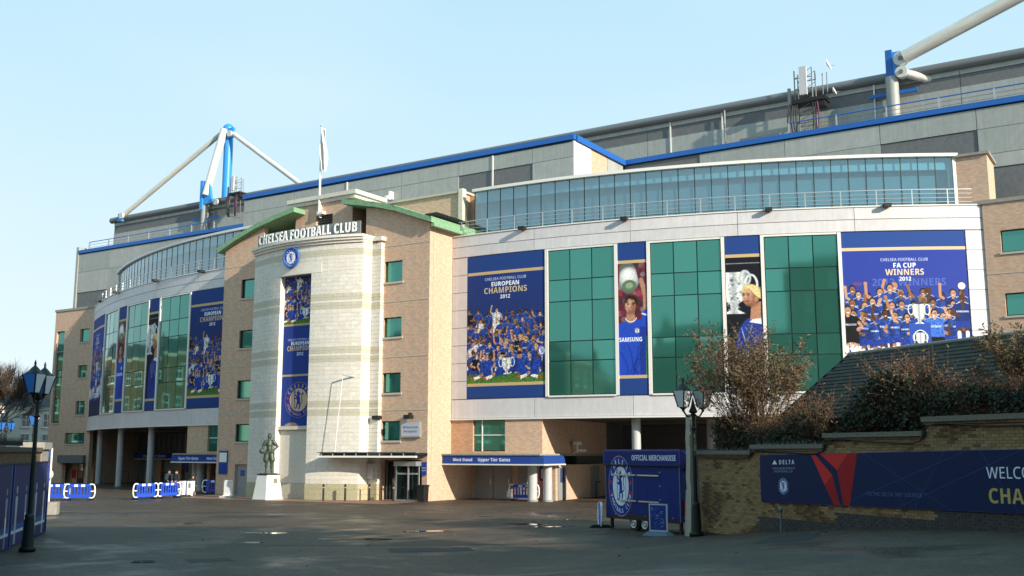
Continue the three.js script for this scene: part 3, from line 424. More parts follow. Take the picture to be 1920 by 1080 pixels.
// ---------- curved wings ----------
const R = 58.5, SPANS = [[7.08, 11.36], [13.6, 17.77], [20.27, 24.36]], ROWS = [6.42, 8.49, 9.69, 12.17, 13.52, 15.4];
const arcFrame = (sg) => (s, y, d) => { const p = s / R; return [sg * (9.4 + (R + d) * Math.sin(p)), y, -2.47 - R + (R + d) * Math.cos(p)]; };
function wing(sg, label) {
  const t = standThing('curved_wing', label, 'building'), f = arcFrame(sg), S = (n, a, b, y0, y1, d0, d1, m, nu, par = t) => mesh(n, slab(f, a, b, y0, y1, d0, d1, nu ?? Math.max(1, Math.ceil((b - a) / 1.2))), m, par);
  const E = 32.6, J = [0.02, 6.1, 12.4, 18.8, 25.4, E];
  S('wall_core', .0, E, 5.15, 16.95, -.6, -.09, M.fasciaJoint); let n = 0; const F = () => (n++ % 2 ? M.fascia : M.fasciaB);
  for (let i = 0; i < 5; i++) { for (const [a, b] of [[5.12, 6.3], [15.56, 16.24], [16.26, 16.96]]) S('facade_panel', J[i] + .015, J[i + 1] - .015, a + .008, b - .008, -.1, 0, F()); }
  for (let k = 0; k < 8; k++) { const a = 6.34 + k * 1.15, b = a + 1.12; S('facade_panel', .03, 1.2, a, b, -.1, 0, F()); S('facade_panel', 31.56, E - .02, a, b, -.1, 0, F()); }
  for (const [a, b] of SPANS) {
    for (const q of [a - .12, b + .12]) S('window_frame', q - .1, q + .1, 6.34, 15.52, -.1, .07, M.whiteTrim, 1);
    S('window_frame', a - .02, b + .02, 6.3, 6.4, -.1, .1, M.whiteTrim); S('window_frame', a - .02, b + .02, 15.42, 15.53, -.1, .04, M.whiteTrim); S('window_backing', a, b, 6.4, 15.42, -.1, -.055, M.mullion);
    const w = (b - a) / 3; for (let c = 0; c < 3; c++) for (let r = 0; r < 5; r++) { const ta = rr(-.013, .013), tb = rr(-.011, .011), ms = a + (c + .5) * w, my = (ROWS[r] + ROWS[r + 1]) / 2; mesh('window_pane', slab((s, y, d) => f(s, y, d + ta * (s - ms) + tb * (y - my)), a + c * w + .03, a + (c + 1) * w - .03, ROWS[r] + .03, ROWS[r + 1] - .03, -.045, -.02, 2), (c + r) % 2 ? M.green : M.greenB, t); }
  }
  S('parapet_coping', 0, E, 16.97, 17.04, -.45, .06, M.whiteTrim); S('deck', 0, E, 16.7, 16.9, -2.6, -.62, M.concrete);
  S('soffit_lip', 0, E, 5.0, 5.11, -.1, .1, M.whiteTrim); S('soffit', 0, E, 5.04, 5.14, -14, -.12, M.soffit);
  for (let y = .27; y < 1.1; y += .25) S('rail', .25, E - .4, 17 + y - (y > .95 ? .025 : .01), 17 + y + (y > .95 ? .02 : .01), -.33, -.28, M.silver, 26);
  for (let s = .5; s < E; s += 2.02) S('railing_post', s - .03, s + .03, 17.04, 18.02, -.34, -.28, M.silver, 1);
  for (const s of [5.2, 11.9, 20.4, 27]) { const l = S('floodlight', s, s + .4, 16.9, 17.08, .05, .5, M.black, 1); S('bracket', s + .15, s + .25, 16.95, 17.1, -.2, .05, M.black, 1, l); }
  // upper glazed gallery, set back behind the railing
  const GA = .4, GB = 31.9, N = 30, w = (GB - GA) / N;
  S('gallery_back_wall', GA, GB, 16.9, 20.42, -2.9, -2.75, M.galleryWall); S('gallery_bulkhead', GA, GB, 19.72, 20.42, -2.45, -2.3, M.white);
  for (let i = 0; i < N; i++) { const a = GA + i * w + .03, b = GA + (i + 1) * w - .03; S('gallery_pane', a, b, 16.95, 20.42, -2.03, -2.02, M.galleryGlass, 1); S('gallery_mullion', a - .06, a - .01, 16.95, 20.42, -2.06, -2.0, M.mullion, 1); }
  S('gallery_roof_edge', GA - .1, GB + .3, 20.43, 20.62, -2.6, -1.8, M.whiteTrim); S('gallery_roof', GA, GB + .2, 20.5, 20.6, -9, -2.6, M.louvre); S('gallery_end', GB + .02, GB + .25, 16.95, 20.43, -2.6, -1.98, M.whiteTrim, 1);
  // ground floor next to the tower: brick with a window, canopy, recessed doors
  const B = M.brickOrange; S('brick_wall', 0, 1.68, 2.86, 5.0, -.5, -.03, B); S('brick_wall', 4.03, 6.25, 2.86, 5.0, -.5, -.03, M.brick); S('brick_wall', 1.68, 4.03, 2.86, 3.05, -.5, -.03, B);
  const win = S('window', 1.68, 4.03, 3.05, 5.0, -.3, -.2, M.mullion); for (const [a, b] of [[1.74, 2.28], [2.34, 3.98]]) for (const [c, d] of [[3.1, 4.02], [4.08, 4.96]]) S('pane', a, b, c, d, -.2, -.17, M.green, 1, win); S('frame', 2.28, 2.34, 3.05, 5, -.2, -.12, M.whiteTrim, 1, win); S('frame', 1.7, 4.0, 4.02, 4.08, -.2, -.12, M.whiteTrim, 1, win);
  S('recess_wall', 0, 6.2, 0, 2.3, -2.6, -2.4, M.brick); S('canopy_ledge', -.1, 6.9, 2.8, 2.9, -2.6, 1.0, M.concrete);
  const can = S('gate_canopy', .05, 7.1, 2.28, 2.8, -2.4, .92, M.blueSign); S('canopy_lip', .0, 7.16, 2.2, 2.28, -2.4, .98, M.whiteTrim, undefined, can);
  for (const [a, b, nm] of [[.3, 1.75, 'gate_door'], [1.8, 3.2, 'gate_door'], [3.7, 4.6, 'gate_door'], [5.3, 6.1, 'notice_board']]) { const d = S(nm, a, b, nm[0] === 'n' ? 1.2 : .03, 2.12, -2.4, -2.33, nm[0] === 'n' ? M.blueSign : M.doorGrey, 1); if (nm[0] === 'g') S('door_handle', b - .2, b - .14, .9, 1.3, -2.33, -2.27, M.whiteTrim, 1, d); else for (let k = 0; k < 3; k++) S('notice', a + .12 + k * .22, a + .27 + k * .22, 1.35, 1.95, -2.33, -2.31, M.white, 1, d); }
  S('hydrant_box', 4.75, 5.15, .9, 1.5, -2.4, -2.2, M.red, 1);
  const col = (s, d, r = .27, h = 5.05) => { const [x, , z] = f(s, 0, d); const c = mesh('column', rod([x, 0, z], [x, h, z], r, r, 20), M.column, t); mesh('base_ring', rod([x, 0, z], [x, .12, z], r + .05, r + .05, 20), M.concrete, c); };
  col(5.6, -.7, .3, 2.25); col(6.55, -.9, .28, 2.25); for (const [s, d] of sg > 0 ? [[12.3, -1], [16.4, -5.2], [20.9, -1], [29.4, -1]] : [[13.9, -1], [20.9, -1], [29.4, -1]]) col(s, d);
  // undercroft: side wall, back wall with gates
  S('side_wall', 6.22, 6.6, 2.86, 5.04, -11, -.03, M.brick, 1); S('side_wall', 6.22, 6.6, 0, 2.2, -11, -2.0, M.brick, 1); S('string_course', 6.6, 6.72, 2.75, 2.88, -11, -1.4, M.concrete, 1);
  const D = (n, d0, d1, y0, y1, m) => S(n, 6.6, 6.66, y0, y1, d1, d0, m, 1); D('side_door', -7.9, -9.4, .03, 2.05, M.doorGrey); D('side_door', -2.3, -3.6, .03, 2.05, M.doorGrey); D('notice_board', -2.6, -3.3, 1.1, 2.0, M.blueSign);
  S('hoop_rail', 7.3, 7.36, 0, 1.05, -7.3, -7.24, M.black, 1); S('hoop_rail', 7.3, 7.36, 1.0, 1.06, -8.1, -7.24, M.black, 1);
  const bz = -17.2; mesh('back_wall', bx(Math.min(sg * 13, sg * 46), Math.max(sg * 13, sg * 46), 0, 5.1, bz - .4, bz), M.louvre, t); mesh('undercroft_ceiling', bx(Math.min(sg * 15.9, sg * 40), Math.max(sg * 15.9, sg * 40), 4.86, 5.02, bz, sg > 0 ? -12.6 : -13.2), M.soffit, t);
  if (sg < 0) {
    const band = mesh('gate_canopy', bx(-39.5, -18, 2.35, 2.9, bz + .1, bz + .9), M.blueSign, t); mesh('canopy_lip', bx(-39.5, -18, 2.27, 2.35, bz + .1, bz + .95), M.whiteTrim, band);
    for (let i = 0; i < 7; i++) { const x = -39 + i * 3; mesh('gate_door', bx(x + .2, x + 2.1, .03, 2.2, bz, bz + .08), i % 2 ? M.doorGrey : M.concrete, t); mesh('gate_pier', bx(x + 2.25, x + 2.9, 0, 2.25, bz, bz + .3), M.brickOrange, t); }
    for (let i = 0; i < 26; i++) mesh('grille_bar', bx(-39 + i * .75, -38.92 + i * .75, 3.0, 4.9, bz + .05, bz + .1), M.silver, t);
    for (const [x, z] of [[-37.5, -13.5], [-31, -13], [-25, -12]]) mesh('hoop_rail', tube([[x, 0, z], [x, 1.05, z], [x + .9, 1.05, z], [x + .9, 0, z]].map(([a, b, c]) => [a, b, c]), .03, 24, 5), M.black, t);
    for (const x of [-38.6, -33.1]) mesh('notice_board', bx(x, x + .7, 1.1, 2.1, bz + .1, bz + .16), M.blueSign, t);
  }
  return t;
}
wing(1, 'sunlit curved grey facade wing with green glass bays, railing and glazed gallery');
wing(-1, 'curved facade wing standing on round columns on the shaded side of the tower');
{ // banners on the wings, set between the glass bays
  const ban = (sg, a, b, tex, label, group) => { const f = arcFrame(sg), u0 = sg > 0 ? a : b, u1 = sg > 0 ? b : a, x = f((a + b) / 2, 0, 0);
    const t = standThing('banner', label, 'banner', x[0], x[2], group, 6.36); const g = (s, y, d) => { const p = f(s, y, d); return [p[0] - x[0], p[1] - 6.36, p[2] - x[2]]; };
    mesh('printed_panel', slab(g, u0, u1, 6.36, 15.5, -.1, .012, 8, 1, true), print(tex), t); };
  ban(1, 1.24, 6.85, P.euro, 'big blue banner of a football squad reading European Champions on the sunlit wing'); ban(-1, 1.24, 6.85, P.euro, 'big blue banner of a football squad reading European Champions on the shaded wing');
  ban(1, 11.55, 13.38, P.cupLift, 'narrow banner of a player lifting a silver cup, on the sunlit wing'); ban(-1, 18.02, 20.0, P.cupLift, 'narrow banner of a player with a cup on the shaded wing, toward its far end');
  ban(1, 18.02, 20.0, P.cupKiss, 'narrow banner of a fair-haired player kissing a cup, behind the bare shrub'); ban(-1, 11.55, 13.38, P.cupKiss, 'narrow dark banner of a player with a cup on the shaded wing, nearer the tower');
  ban(1, 24.58, 31.48, P.faCup, 'wide banner of a cheering team reading FA Cup Winners above the slate roof'); ban(-1, 24.58, 31.48, P.faCup, 'wide team banner at the far curved end of the shaded wing');
}
// words on the gate canopies
{
  const west = signTex(1024, 80, '#2a4590', [['◇', 20, 40, 40, '#c9d2ec'], ['West Stand', 120, 42, 44, '#e6eaf5'], ['Upper Tier Gates', 420, 42, 46, '#e6eaf5']]), east = signTex(1024, 80, '#2a4590', [['◇', 20, 40, 40, '#c9d2ec'], ['Upper Tier Gates', 140, 42, 50, '#e6eaf5'], ['West Stand', 700, 42, 46, '#e6eaf5']]);
  for (const [sg, tx, lab] of [[1, west, 'blue sign band reading West Stand Upper Tier Gates over the sunlit gates'], [-1, east, 'blue sign band reading Upper Tier Gates beside the tower on the shaded wing']]) {
    const f = arcFrame(sg), a = sg > 0 ? .1 : 7.05, b = sg > 0 ? 6.3 : .85, x = f(3.5, 0, 0), t = standThing('gate_sign', lab, 'sign', x[0], x[2], null, 2.3);
    mesh('sign_face', slab((s, y, d) => { const p = f(s, y, d); return [p[0] - x[0], p[1] - 2.3, p[2] - x[2]]; }, a, b, 2.31, 2.77, .925, .935, 8, 1, true), print(tx), t);
  }
  const t = standThing('gate_sign', 'blue sign band with gate names on the back wall behind the round columns', 'sign', -28.7, -16.27, null, 2.37), tx = signTex(2048, 56, '#2a4590', [['Upper Tier Gates', 120, 28, 40, '#e6eaf5'], ['West Stand', 820, 28, 40, '#e6eaf5'], ['Upper Tier Gates', 1450, 28, 40, '#e6eaf5']]);
  mesh('sign_face', bx(-10.7, 10.7, 0, .5, -.02, -.01, true), print(tx), t);
}
// ---------- brick end blocks ----------
function endBlock(sg, label) {
  const t = standThing('brick_end_block', label, 'building', sg * 44, -14), g = (x0, x1, y0, y1, z0, z1) => bx(Math.min(sg * x0, sg * x1) - sg * 44, Math.max(sg * x0, sg * x1) - sg * 44, y0, y1, z0 + 14, z1 + 14);
  const z = -11.2, X1 = sg > 0 ? 56 : 46.3, wins = sg > 0 ? [[41.2, 43.6, 14.1, 15.38], [41.2, 43.6, 10.5, 11.78], [41.2, 43.6, 6.9, 8.2], [41.2, 43.6, 3.6, 4.9]] : [[40.7, 42.15, 13.72, 15.02], [40.7, 42.15, 10.21, 11.42], [40.7, 42.15, 6.6, 7.92], [40.45, 43.55, 3.8, 4.84]];
  const strip = sg > 0 ? null : [44.65, 45.95, 5.85, 15.0], door = sg > 0 ? null : [39.95, 43.65, 0, 1.95];
  const shape = new THREE.Shape(); const pt = (x, y) => [sg * x - sg * 44, y]; const loop = (path, x0, x1, y0, y1) => { path.moveTo(...pt(x0, y0)); path.lineTo(...pt(x1, y0)); path.lineTo(...pt(x1, y1)); path.lineTo(...pt(x0, y1)); path.closePath(); return path; };
  loop(shape, 39.6 + (sg > 0 ? .75 : 0), X1, 0, 17.0); for (const w of [...wins, strip].filter(Boolean)) shape.holes.push(loop(new THREE.Path(), w[0], w[1], w[2], w[3]));
  if (door) shape.holes.push(loop(new THREE.Path(), door[0], door[1], .02, door[3]));
  mesh('brick_front', new THREE.ExtrudeGeometry(shape, { depth: .4, bevelEnabled: false }).translate(0, 0, z + 14 - .4), M.brick, t);
  mesh('brick_side', g(X1 - .4, X1, 0, 17, -24, z - .4), M.brick, t); mesh('core', g(40, X1 - .4, 0, 16.9, -24, z - 1.2), M.brick, t); mesh('coping', g(39.6, X1 + .08, 17.0, 17.22, -24, z + .08), M.concrete, t);
  for (const [a, b, c, d] of wins) { const w = mesh('window', g(a, b, c, d, z - .3, z - .22), M.darkFrame, t); mesh('pane', g(a + .07, b - .07, c + .07, d - .07, z - .22, z - .19), M.green, w); mesh('sill', g(a - .1, b + .1, c - .12, c, z - .3, z + .07), M.sill, w); }
  if (strip) { const w = mesh('stair_window', g(strip[0], strip[1], strip[2], strip[3], z - .3, z - .22), M.darkFrame, t); const ys = [5.95, 8.3, 10.4, 11.1, 12.7, 14.95]; for (let i = 0; i < 5; i++) mesh('pane', g(strip[0] + .08, strip[1] - .08, ys[i] + .06, ys[i + 1] - .06, z - .22, z - .19), M.green, w); mesh('sill', g(strip[0] - .1, strip[1] + .1, 5.73, 5.85, z - .3, z + .07), M.sill, w); }
  if (door) { const d = mesh('entrance', g(40.1, 43.5, 0, 1.9, z - 1.1, z - 1.0), M.brickOrange, t); mesh('door', g(41.6, 42.5, 0, 1.85, z - 1, z - .92), M.darkGlass, d); mesh('hydrant_box', g(42.8, 43.3, .5, 1.3, z - 1, z - .9), M.red, d); mesh('sports_fascia', g(40, 44, 1.95, 2.7, z, z + .35), M.louvre, t); }
  for (const y of [5.2, 9.2, 12.9]) mesh('string_course', g(39.7 + (sg > 0 ? .7 : 0), X1, y, y + .045, z, z + .02), M.sill, t);
  if (sg > 0) { mesh('stair_box', bx(38.9 - 44, 40.6 - 44, 16.9, 20.35, -15.5 + 14, -12.75 + 14), M.brick, t); mesh('stair_coping', bx(38.8 - 44, 40.75 - 44, 20.35, 20.5, -15.6 + 14, -12.6 + 14), M.concrete, t); }
  return t;
}
endBlock(1, 'brick end block with green windows beyond the sunlit curved wing, above the hedge');
endBlock(-1, 'tall brick end block with a green stair window strip beyond the shaded wing');

// ---------- entrance tower ----------
const font = await new FontLoader().loadAsync('fonts/droid/droid_sans_bold.typeface.json');
{
  const t = standThing('entrance_tower', 'brick entrance tower with curved stone portal and green arched roofs', 'building');
  const arcR = [[2.2, 19.6], [4.97, 19.05], [6.79, 18.55], [8.12, 18.05], [9.4, 17.55]], arcL = [[-2.2, 19.6], [-3.9, 19.3], [-5.95, 18.85], [-8.07, 18.15], [-9.4, 17.55]];
  const winR = [[13.94, 15.33], [10.33, 11.62], [6.74, 8.03], [3.72, 4.95]];
  const sh = new THREE.Shape(); sh.moveTo(-9.4, 0); sh.lineTo(9.4, 0); for (const p of [...arcR].reverse().filter((p) => p[0] > 4)) sh.lineTo(...p); sh.lineTo(4.05, 19.2); sh.lineTo(4.05, 17.02); sh.lineTo(-5.5, 17.02); sh.lineTo(-5.5, 18.95); for (const p of arcL.filter((p) => p[0] < -5.6)) sh.lineTo(...p); sh.closePath();
  const hole = (x0, x1, y0, y1) => { const p = new THREE.Path(); p.moveTo(x0, y0); p.lineTo(x1, y0); p.lineTo(x1, y1); p.lineTo(x0, y1); p.closePath(); sh.holes.push(p); };
  const wins = []; for (const [y0, y1] of winR) { wins.push([5.72, 7.2, y0, y1], [-7.6, -6.1, y0, y1]); } for (const w of wins) hole(...w); hole(5.75, 9.0, .02, 2.5); hole(-7.5, -6.3, .02, 2.15);
  mesh('brick_front', new THREE.ExtrudeGeometry(sh, { depth: .4, bevelEnabled: false }).translate(0, 0, -.4), M.brick, t);
  for (const s of [-1, 1]) mesh('brick_side', bx(s > 0 ? 8.98 : -9.4, s > 0 ? 9.4 : -8.98, 0, 17.5, -6, -.42), M.brick, t);
  mesh('inner_core', bx(-8.9, 8.9, 0, 17, -6, -1.4), M.joint, t);
  for (const [x0, x1, y0, y1] of wins) { const w = mesh('window', bx(x0, x1, y0, y1, -.3, -.22), M.darkFrame, t); mesh('pane', bx(x0 + .07, x1 - .07, y0 + .07, y1 - .07, -.22, -.19), M.green, w); mesh('sill', bx(x0 - .12, x1 + .12, y0 - .13, y0, -.3, .07), M.sill, w); for (const q of [x0, x1 - .06]) mesh('jamb', bx(q, q + .06, y0, y1, -.22, -.1), M.darkFrame, w); }
  for (const y of [5.6, 9.0, 12.6, 16.3]) for (const [a, b] of [[-9.4, -5.65], [5.65, 9.4]]) mesh('string_course', bx(a, b, y, y + .05, 0, .02), M.sill, t);
  // arched copper roofs
  const roof = (pts, sg) => { for (let i = 0; i < pts.length - 1; i++) { const a = pts[i], b = pts[i + 1], ex = i === pts.length - 2 ? .42 : 0, F = (u, v, d) => [a[0] + (b[0] - a[0]) * u + sg * ex * u, a[1] + (b[1] - a[1]) * u - ex * .3 * u + v, d]; mesh('copper_sheet', slab(F, .004, .996, .02, .36, -4.6, .45), M.copper, t); mesh('copper_seam', slab(F, .985, 1.0, .3, .4, -4.6, .47), M.copper, t); } };
  roof(arcR, 1); roof(arcL, -1); mesh('gutter', bx(9.7, 9.95, 17.2, 17.4, -4.6, .3), M.copper, t);
  for (let k = 0; k < 14; k++) mesh('roof_rib', bx(8.3, 9.3, 18.2, 18.42, -1.0 - k * .24, -.88 - k * .24), M.black, t);
  // centre block, voids, back block
  for (const q of [[-3.1, -1.15, 17, 20.25, -3.4, -.7], [.4, 2.2, 17, 20.25, -3.4, -.7], [-1.148, .398, 17, 18.6, -3.4, -.7], [-1.148, .398, 19.4, 20.25, -3.4, -.7], [-1.148, .398, 18.6, 19.4, -3.4, -3.1]]) mesh('centre_block', bx(...q), M.brick, t); for (let k = 0; k < 4; k++) mesh('louvre_slat', slab((u, v, d) => [u, v + d * .6, d], -1.14, .39, 18.7 + k * .18, 18.72 + k * .18, -1.05, -.85).translate(0, .55, 0), M.louvre, t); mesh('cap_stone', bx(-3.5, 2.5, 20.25, 20.5, -3.6, -.55), M.stone, t); mesh('cap_stone', bx(-3.75, 2.7, 20.5, 20.78, -3.8, -.4), M.stoneB, t);
  for (const [a, b] of [[2.22, 4.5], [-5.9, -3.12]]) for (let k = 0; k < 9; k++) mesh('louvre_slat', slab((u, v, d) => [u, v + d * .6, d], a, b, 17.15 + k * .26, 17.18 + k * .26, -2.9, -2.6).translate(0, 1.7, 0), M.louvre, t);
  mesh('back_block', bx(-8.6, 8.6, 16.9, 20.6, -9, -4.6), M.brick, t); mesh('back_coping', bx(-8.75, 8.75, 20.6, 20.75, -9.1, -4.45), M.sill, t); for (const s of [-1, 1]) mesh('corner_pier', bx(s > 0 ? 8.45 : -8.8, s > 0 ? 8.8 : -8.45, 16.9, 20.85, -4.85, -4.42), M.stoneB, t);
  mesh('link_wall', bx(8.62, 9.9, 16.9, 20.55, -6.6, -5.6), M.brickOrange, t); mesh('link_wall', bx(-9.9, -8.62, 16.9, 20.55, -6.6, -5.6), M.brickOrange, t);
  // stone portal: curved front, returns, flat strips, all in blocks
  const zc = (x) => 2.25 - 1.0 * (x / 4.95) ** 2, f = (x, y, d) => [x, y, zc(x) + d];
  const S = (n, a, b, y0, y1, d0, d1, m, nu, par = t) => mesh(n, slab(f, a, b, y0, y1, d0, d1, nu ?? Math.max(1, Math.ceil((b - a) / .7))), m, par);
  const SL = [-1.5, 1.3]; mesh('portal_core', slab((x, y, d) => [x, y, d < .5 ? d : zc(x) - .06], -4.9, SL[0] - .02, .0, 16.6, .02, 1, 10), M.joint, t); mesh('portal_core', slab((x, y, d) => [x, y, d < .5 ? d : zc(x) - .06], SL[1] + .02, 4.9, 0, 16.6, .02, 1, 10), M.joint, t); mesh('portal_core', slab((x, y, d) => [x, y, d < .5 ? d : zc(x) - .06], SL[0] - .02, SL[1] + .02, 14.7, 16.6, .02, 1, 6), M.joint, t);
  const olive = (y) => (y > 12.2 && y < 12.62) || (y > 12.78 && y < 13.2) || (y > 8.75 && y < 9.15) || (y > 9.3 && y < 9.72) || (y > 5.3 && y < 5.7) || (y > 5.85 && y < 6.25) || (y > 15.75 && y < 16.15);
  const pale = (y) => (y > 12.62 && y < 12.78) || (y > 9.15 && y < 9.3) || (y > 5.7 && y < 5.85);
  const ys = [0, .34, .67, 1.0]; { const stops = [5.3, 5.7, 5.85, 6.25, 8.75, 9.15, 9.3, 9.72, 12.2, 12.62, 12.78, 13.2, 15.75, 16.15, 16.6]; let y = 1; for (const s of stops) { const n = Math.max(1, Math.round((s - y) / .265)); for (let k = 1; k <= n; k++) ys.push(y + (s - y) * k / n); y = s; } }
  const few = [], many = {}; let c = 0;
  const add = (F, a, b, y0, y1, d0, d1, m, nu) => { few.push({ F, a, b, y0, y1, d0, d1, m, nu, near: a }); };
  for (let j = 0; j < ys.length - 1; j++) { const y0 = ys[j], y1 = ys[j + 1], ym = (y0 + y1) / 2, st = y1 <= 1.01 ? 'stoneRough' : olive(ym) ? 'stoneOlive' : null; let x = -4.95; const run = [];
    const w = .44; while (x < 4.94) { run.push([x, Math.min(4.95, x + w)]); x += w; if (4.95 - x < .15) { run[run.length - 1][1] = 4.95; break; } }
    for (let [a, b] of run) { if (j % 2 === 0 && !pale(ym)) { a = Math.max(-4.95, a - w / 2 * 0); } if (ym < 14.7 && b > SL[0] && a < SL[1]) { if (a < SL[0]) b = SL[0]; else if (b > SL[1]) a = SL[1]; else continue; } if (ym > 14.65 && ym < 15.35 && b > -2.3 && a < 2.1) { if (a < -2.3) b = -2.3; else if (b > 2.1) a = 2.1; else continue; } if (b - a < .03) continue;
      const m = st ?? (pale(ym) ? 'stoneC' : ['stone', 'stoneB', 'stone', 'stoneC', 'stone'][(c = (c * 7 + 3 + j) % 23) % 5]); add(f, a + .004, b - .004, y0 + .004, y1 - .004, -.06, (st === 'stoneRough' ? .05 : .0) + .004 * ((c * 5) % 7) / 7, m, 1); }
    for (const s of [-1, 1]) { const m = st ?? (pale(ym) ? 'stoneC' : 'stone'); add(flat, s > 0 ? 4.9 : -4.95, s > 0 ? 4.95 : -4.9, y0 + .006, y1 - .006, .34, 1.22, m, 1); add(flat, s > 0 ? 4.97 : -5.68, s > 0 ? 5.68 : -4.97, y0 + .006, y1 - .006, .0, .34, m, 1); } }
  few.sort((p, q) => q.near - p.near); few.forEach((p, i) => { const g = slab(p.F, p.a, p.b, p.y0, p.y1, p.d0, p.d1, 1); if (i < 290) mesh('stone_block', g, M[p.m], t); else (many[p.m] ??= []).push(g); });
  for (const k in many) { const m = mesh('stone_blocks', merge(many[k]), M[k], t); m.userData.kind = 'stuff'; }
  S('lintel', -2.3, 2.1, 14.68, 15.35, -.08, .02, M.stoneC, 8); S('cornice', -5.0, 5.0, 16.55, 16.72, -1.2, .12, M.stoneB, 16); S('cornice', -5.05, 5.05, 16.72, 16.88, -1.2, .24, M.stone, 16); S('cornice', -5.1, 5.1, 16.88, 17.05, -1.2, .34, M.stoneC, 16);
  for (const s of [-1, 1]) { mesh('cornice', bx(s > 0 ? 4.9 : -5.8, s > 0 ? 5.8 : -4.9, 16.72, 16.98, 0, .48), M.stone, t); }
  mesh('slot_back', bx(SL[0] - .02, SL[1] + .02, 0, 14.7, .02, 1.68), M.stoneB, t); mesh('slot_jamb', bx(SL[0] - .06, SL[0], 0, 14.7, .5, 2.1), M.stone, t); mesh('slot_jamb', bx(SL[1], SL[1] + .06, 0, 14.7, .5, 2.1), M.stone, t);
  mesh('slot_sill', bx(SL[0], SL[1], 4.45, 4.68, 1.6, 1.95), M.stoneB, t); mesh('plinth_panel', bx(SL[0], SL[1], .0, .98, 1.6, 1.8), M.stoneOlive, t); mesh('infill_panel', bx(SL[0], SL[1], 1.0, 4.43, 1.6, 1.74), M.stoneB, t);
  // sign over the portal, one letter at a time
  const zs = (x) => 1.75 - .45 * (x / 4.95) ** 2, sign = mesh('sign_panel', slab((x, y, d) => [x, y, zs(x) + d], -4.65, 4.7, 17.1, 17.98, -.1, 0, 14), paint(0x747a7a, .6, .2), t);
  const words = 'CHELSEA FOOTBALL CLUB', size = .6, adv = [...words].map((ch) => (ch === ' ' ? .3 : (font.data.glyphs[ch].ha / font.data.resolution) * size * 1.39)), total = adv.reduce((p, q) => p + q, 0), k = 9.0 / total; let u = -4.45;
  [...words].forEach((ch, i) => { const w = adv[i] * k; if (ch !== ' ') { const g = new TextGeometry(ch, { font, size, depth: .07, curveSegments: 4, bevelEnabled: false }); g.scale(k * 1.3, 1.1, 1); const x = u + w / 2; g.translate(-w / 2 + .02, 0, 0); g.rotateY(Math.atan2(-(zs(x + .1) - zs(x - .1)), .2)); g.translate(x, 17.26, zs(x) + .05); mesh('letter', g, M.white, sign); } u += w; });
  // reception: glazed recess, revolving lobby
  mesh('reception_recess', merge([bx(5.75, 9, .0, 2.5, -1.38, -1.3), bx(5.75, 9, 2.42, 2.5, -1.3, -.4)]), M.soffit, t);
  const gl = mesh('reception_glazing', bx(5.8, 7.25, .02, 2.42, -.62, -.58), M.darkGlass, t); for (const x of [5.76, 6.45, 7.2]) mesh('glazing_post', bx(x, x + .06, .02, 2.42, -.66, -.5), M.silver, gl); mesh('door_pull', rod([6.95, .8, -.48], [6.95, 1.3, -.48], .03), M.silver, gl);
  const lob = mesh('glass_lobby', bx(7.35, 8.85, .05, 2.1, -.55, -.5), M.darkGlass, t); for (const [x, z] of [[7.3, .45], [8.3, .55], [8.85, .2]]) mesh('lobby_post', bx(x, x + .08, .02, 2.2, z - .08, z), M.silver, lob);
  mesh('lobby_head', bx(7.25, 8.98, 2.14, 2.42, -.5, .6), M.silver, lob); mesh('lobby_rail', bx(7.38, 8.3, 1.62, 1.72, .38, .46), M.silver, lob); mesh('lobby_rail', bx(8.3, 8.9, 1.62, 1.72, .28, .36), M.silver, lob); mesh('lobby_sill', bx(7.25, 8.95, .02, .1, -.5, .6), M.silver, lob);
  mesh('lobby_glass', bx(7.38, 8.3, .1, 2.14, .41, .43), M.darkGlass, lob); mesh('lobby_glass', bx(8.38, 8.88, .1, 2.14, .3, .32), M.darkGlass, lob);
  const F = (x, y, z) => [x, y, z * (1.15 - .1 * (x - 3))]; mesh('entrance_canopy', slab(F, 3.1, 9.42, 2.78, 2.95, 0, 2.5, 6), M.darkGlass, t); mesh('canopy_edge', slab(F, 3.0, 9.5, 2.66, 2.77, 2.3, 2.62, 6), M.whiteTrim, t); mesh('canopy_edge', slab(F, 3.0, 9.5, 2.96, 3.0, 2.5, 2.62, 6), M.black, t); for (let x = 3.2; x < 9.4; x += .78) mesh('canopy_rib', slab(F, x, x + .05, 2.7, 2.98, .05, 2.55, 1), M.silver, t);
  mesh('side_door', bx(-7.5, -6.3, .02, 2.15, -.25, -.18), M.doorGrey, t); mesh('door_notice', bx(-7.1, -6.7, 1.35, 1.75, -.18, -.16), M.blueSign, t);
  for (const x of [5.35, 7.9]) { const l = mesh('floodlight', bx(x, x + .5, 5.05, 5.3, .15, .55), M.black, t); mesh('bracket', bx(x + .2, x + .28, 5.2, 5.45, .0, .3), M.black, l); }
  mesh('lamp_bracket', rod([4.55, 7.75, 1.35], [4.25, 7.85, 2.15], .05), M.silver, t); mesh('halyard', rod([4.25, 7.82, 2.15], [3.9, 2.98, 2.35], .02, .02, 5), M.white, t);
  mesh('wall_case', bx(4.98, 5.5, 1.3, 2.3, .36, .5), M.fascia, t);
}
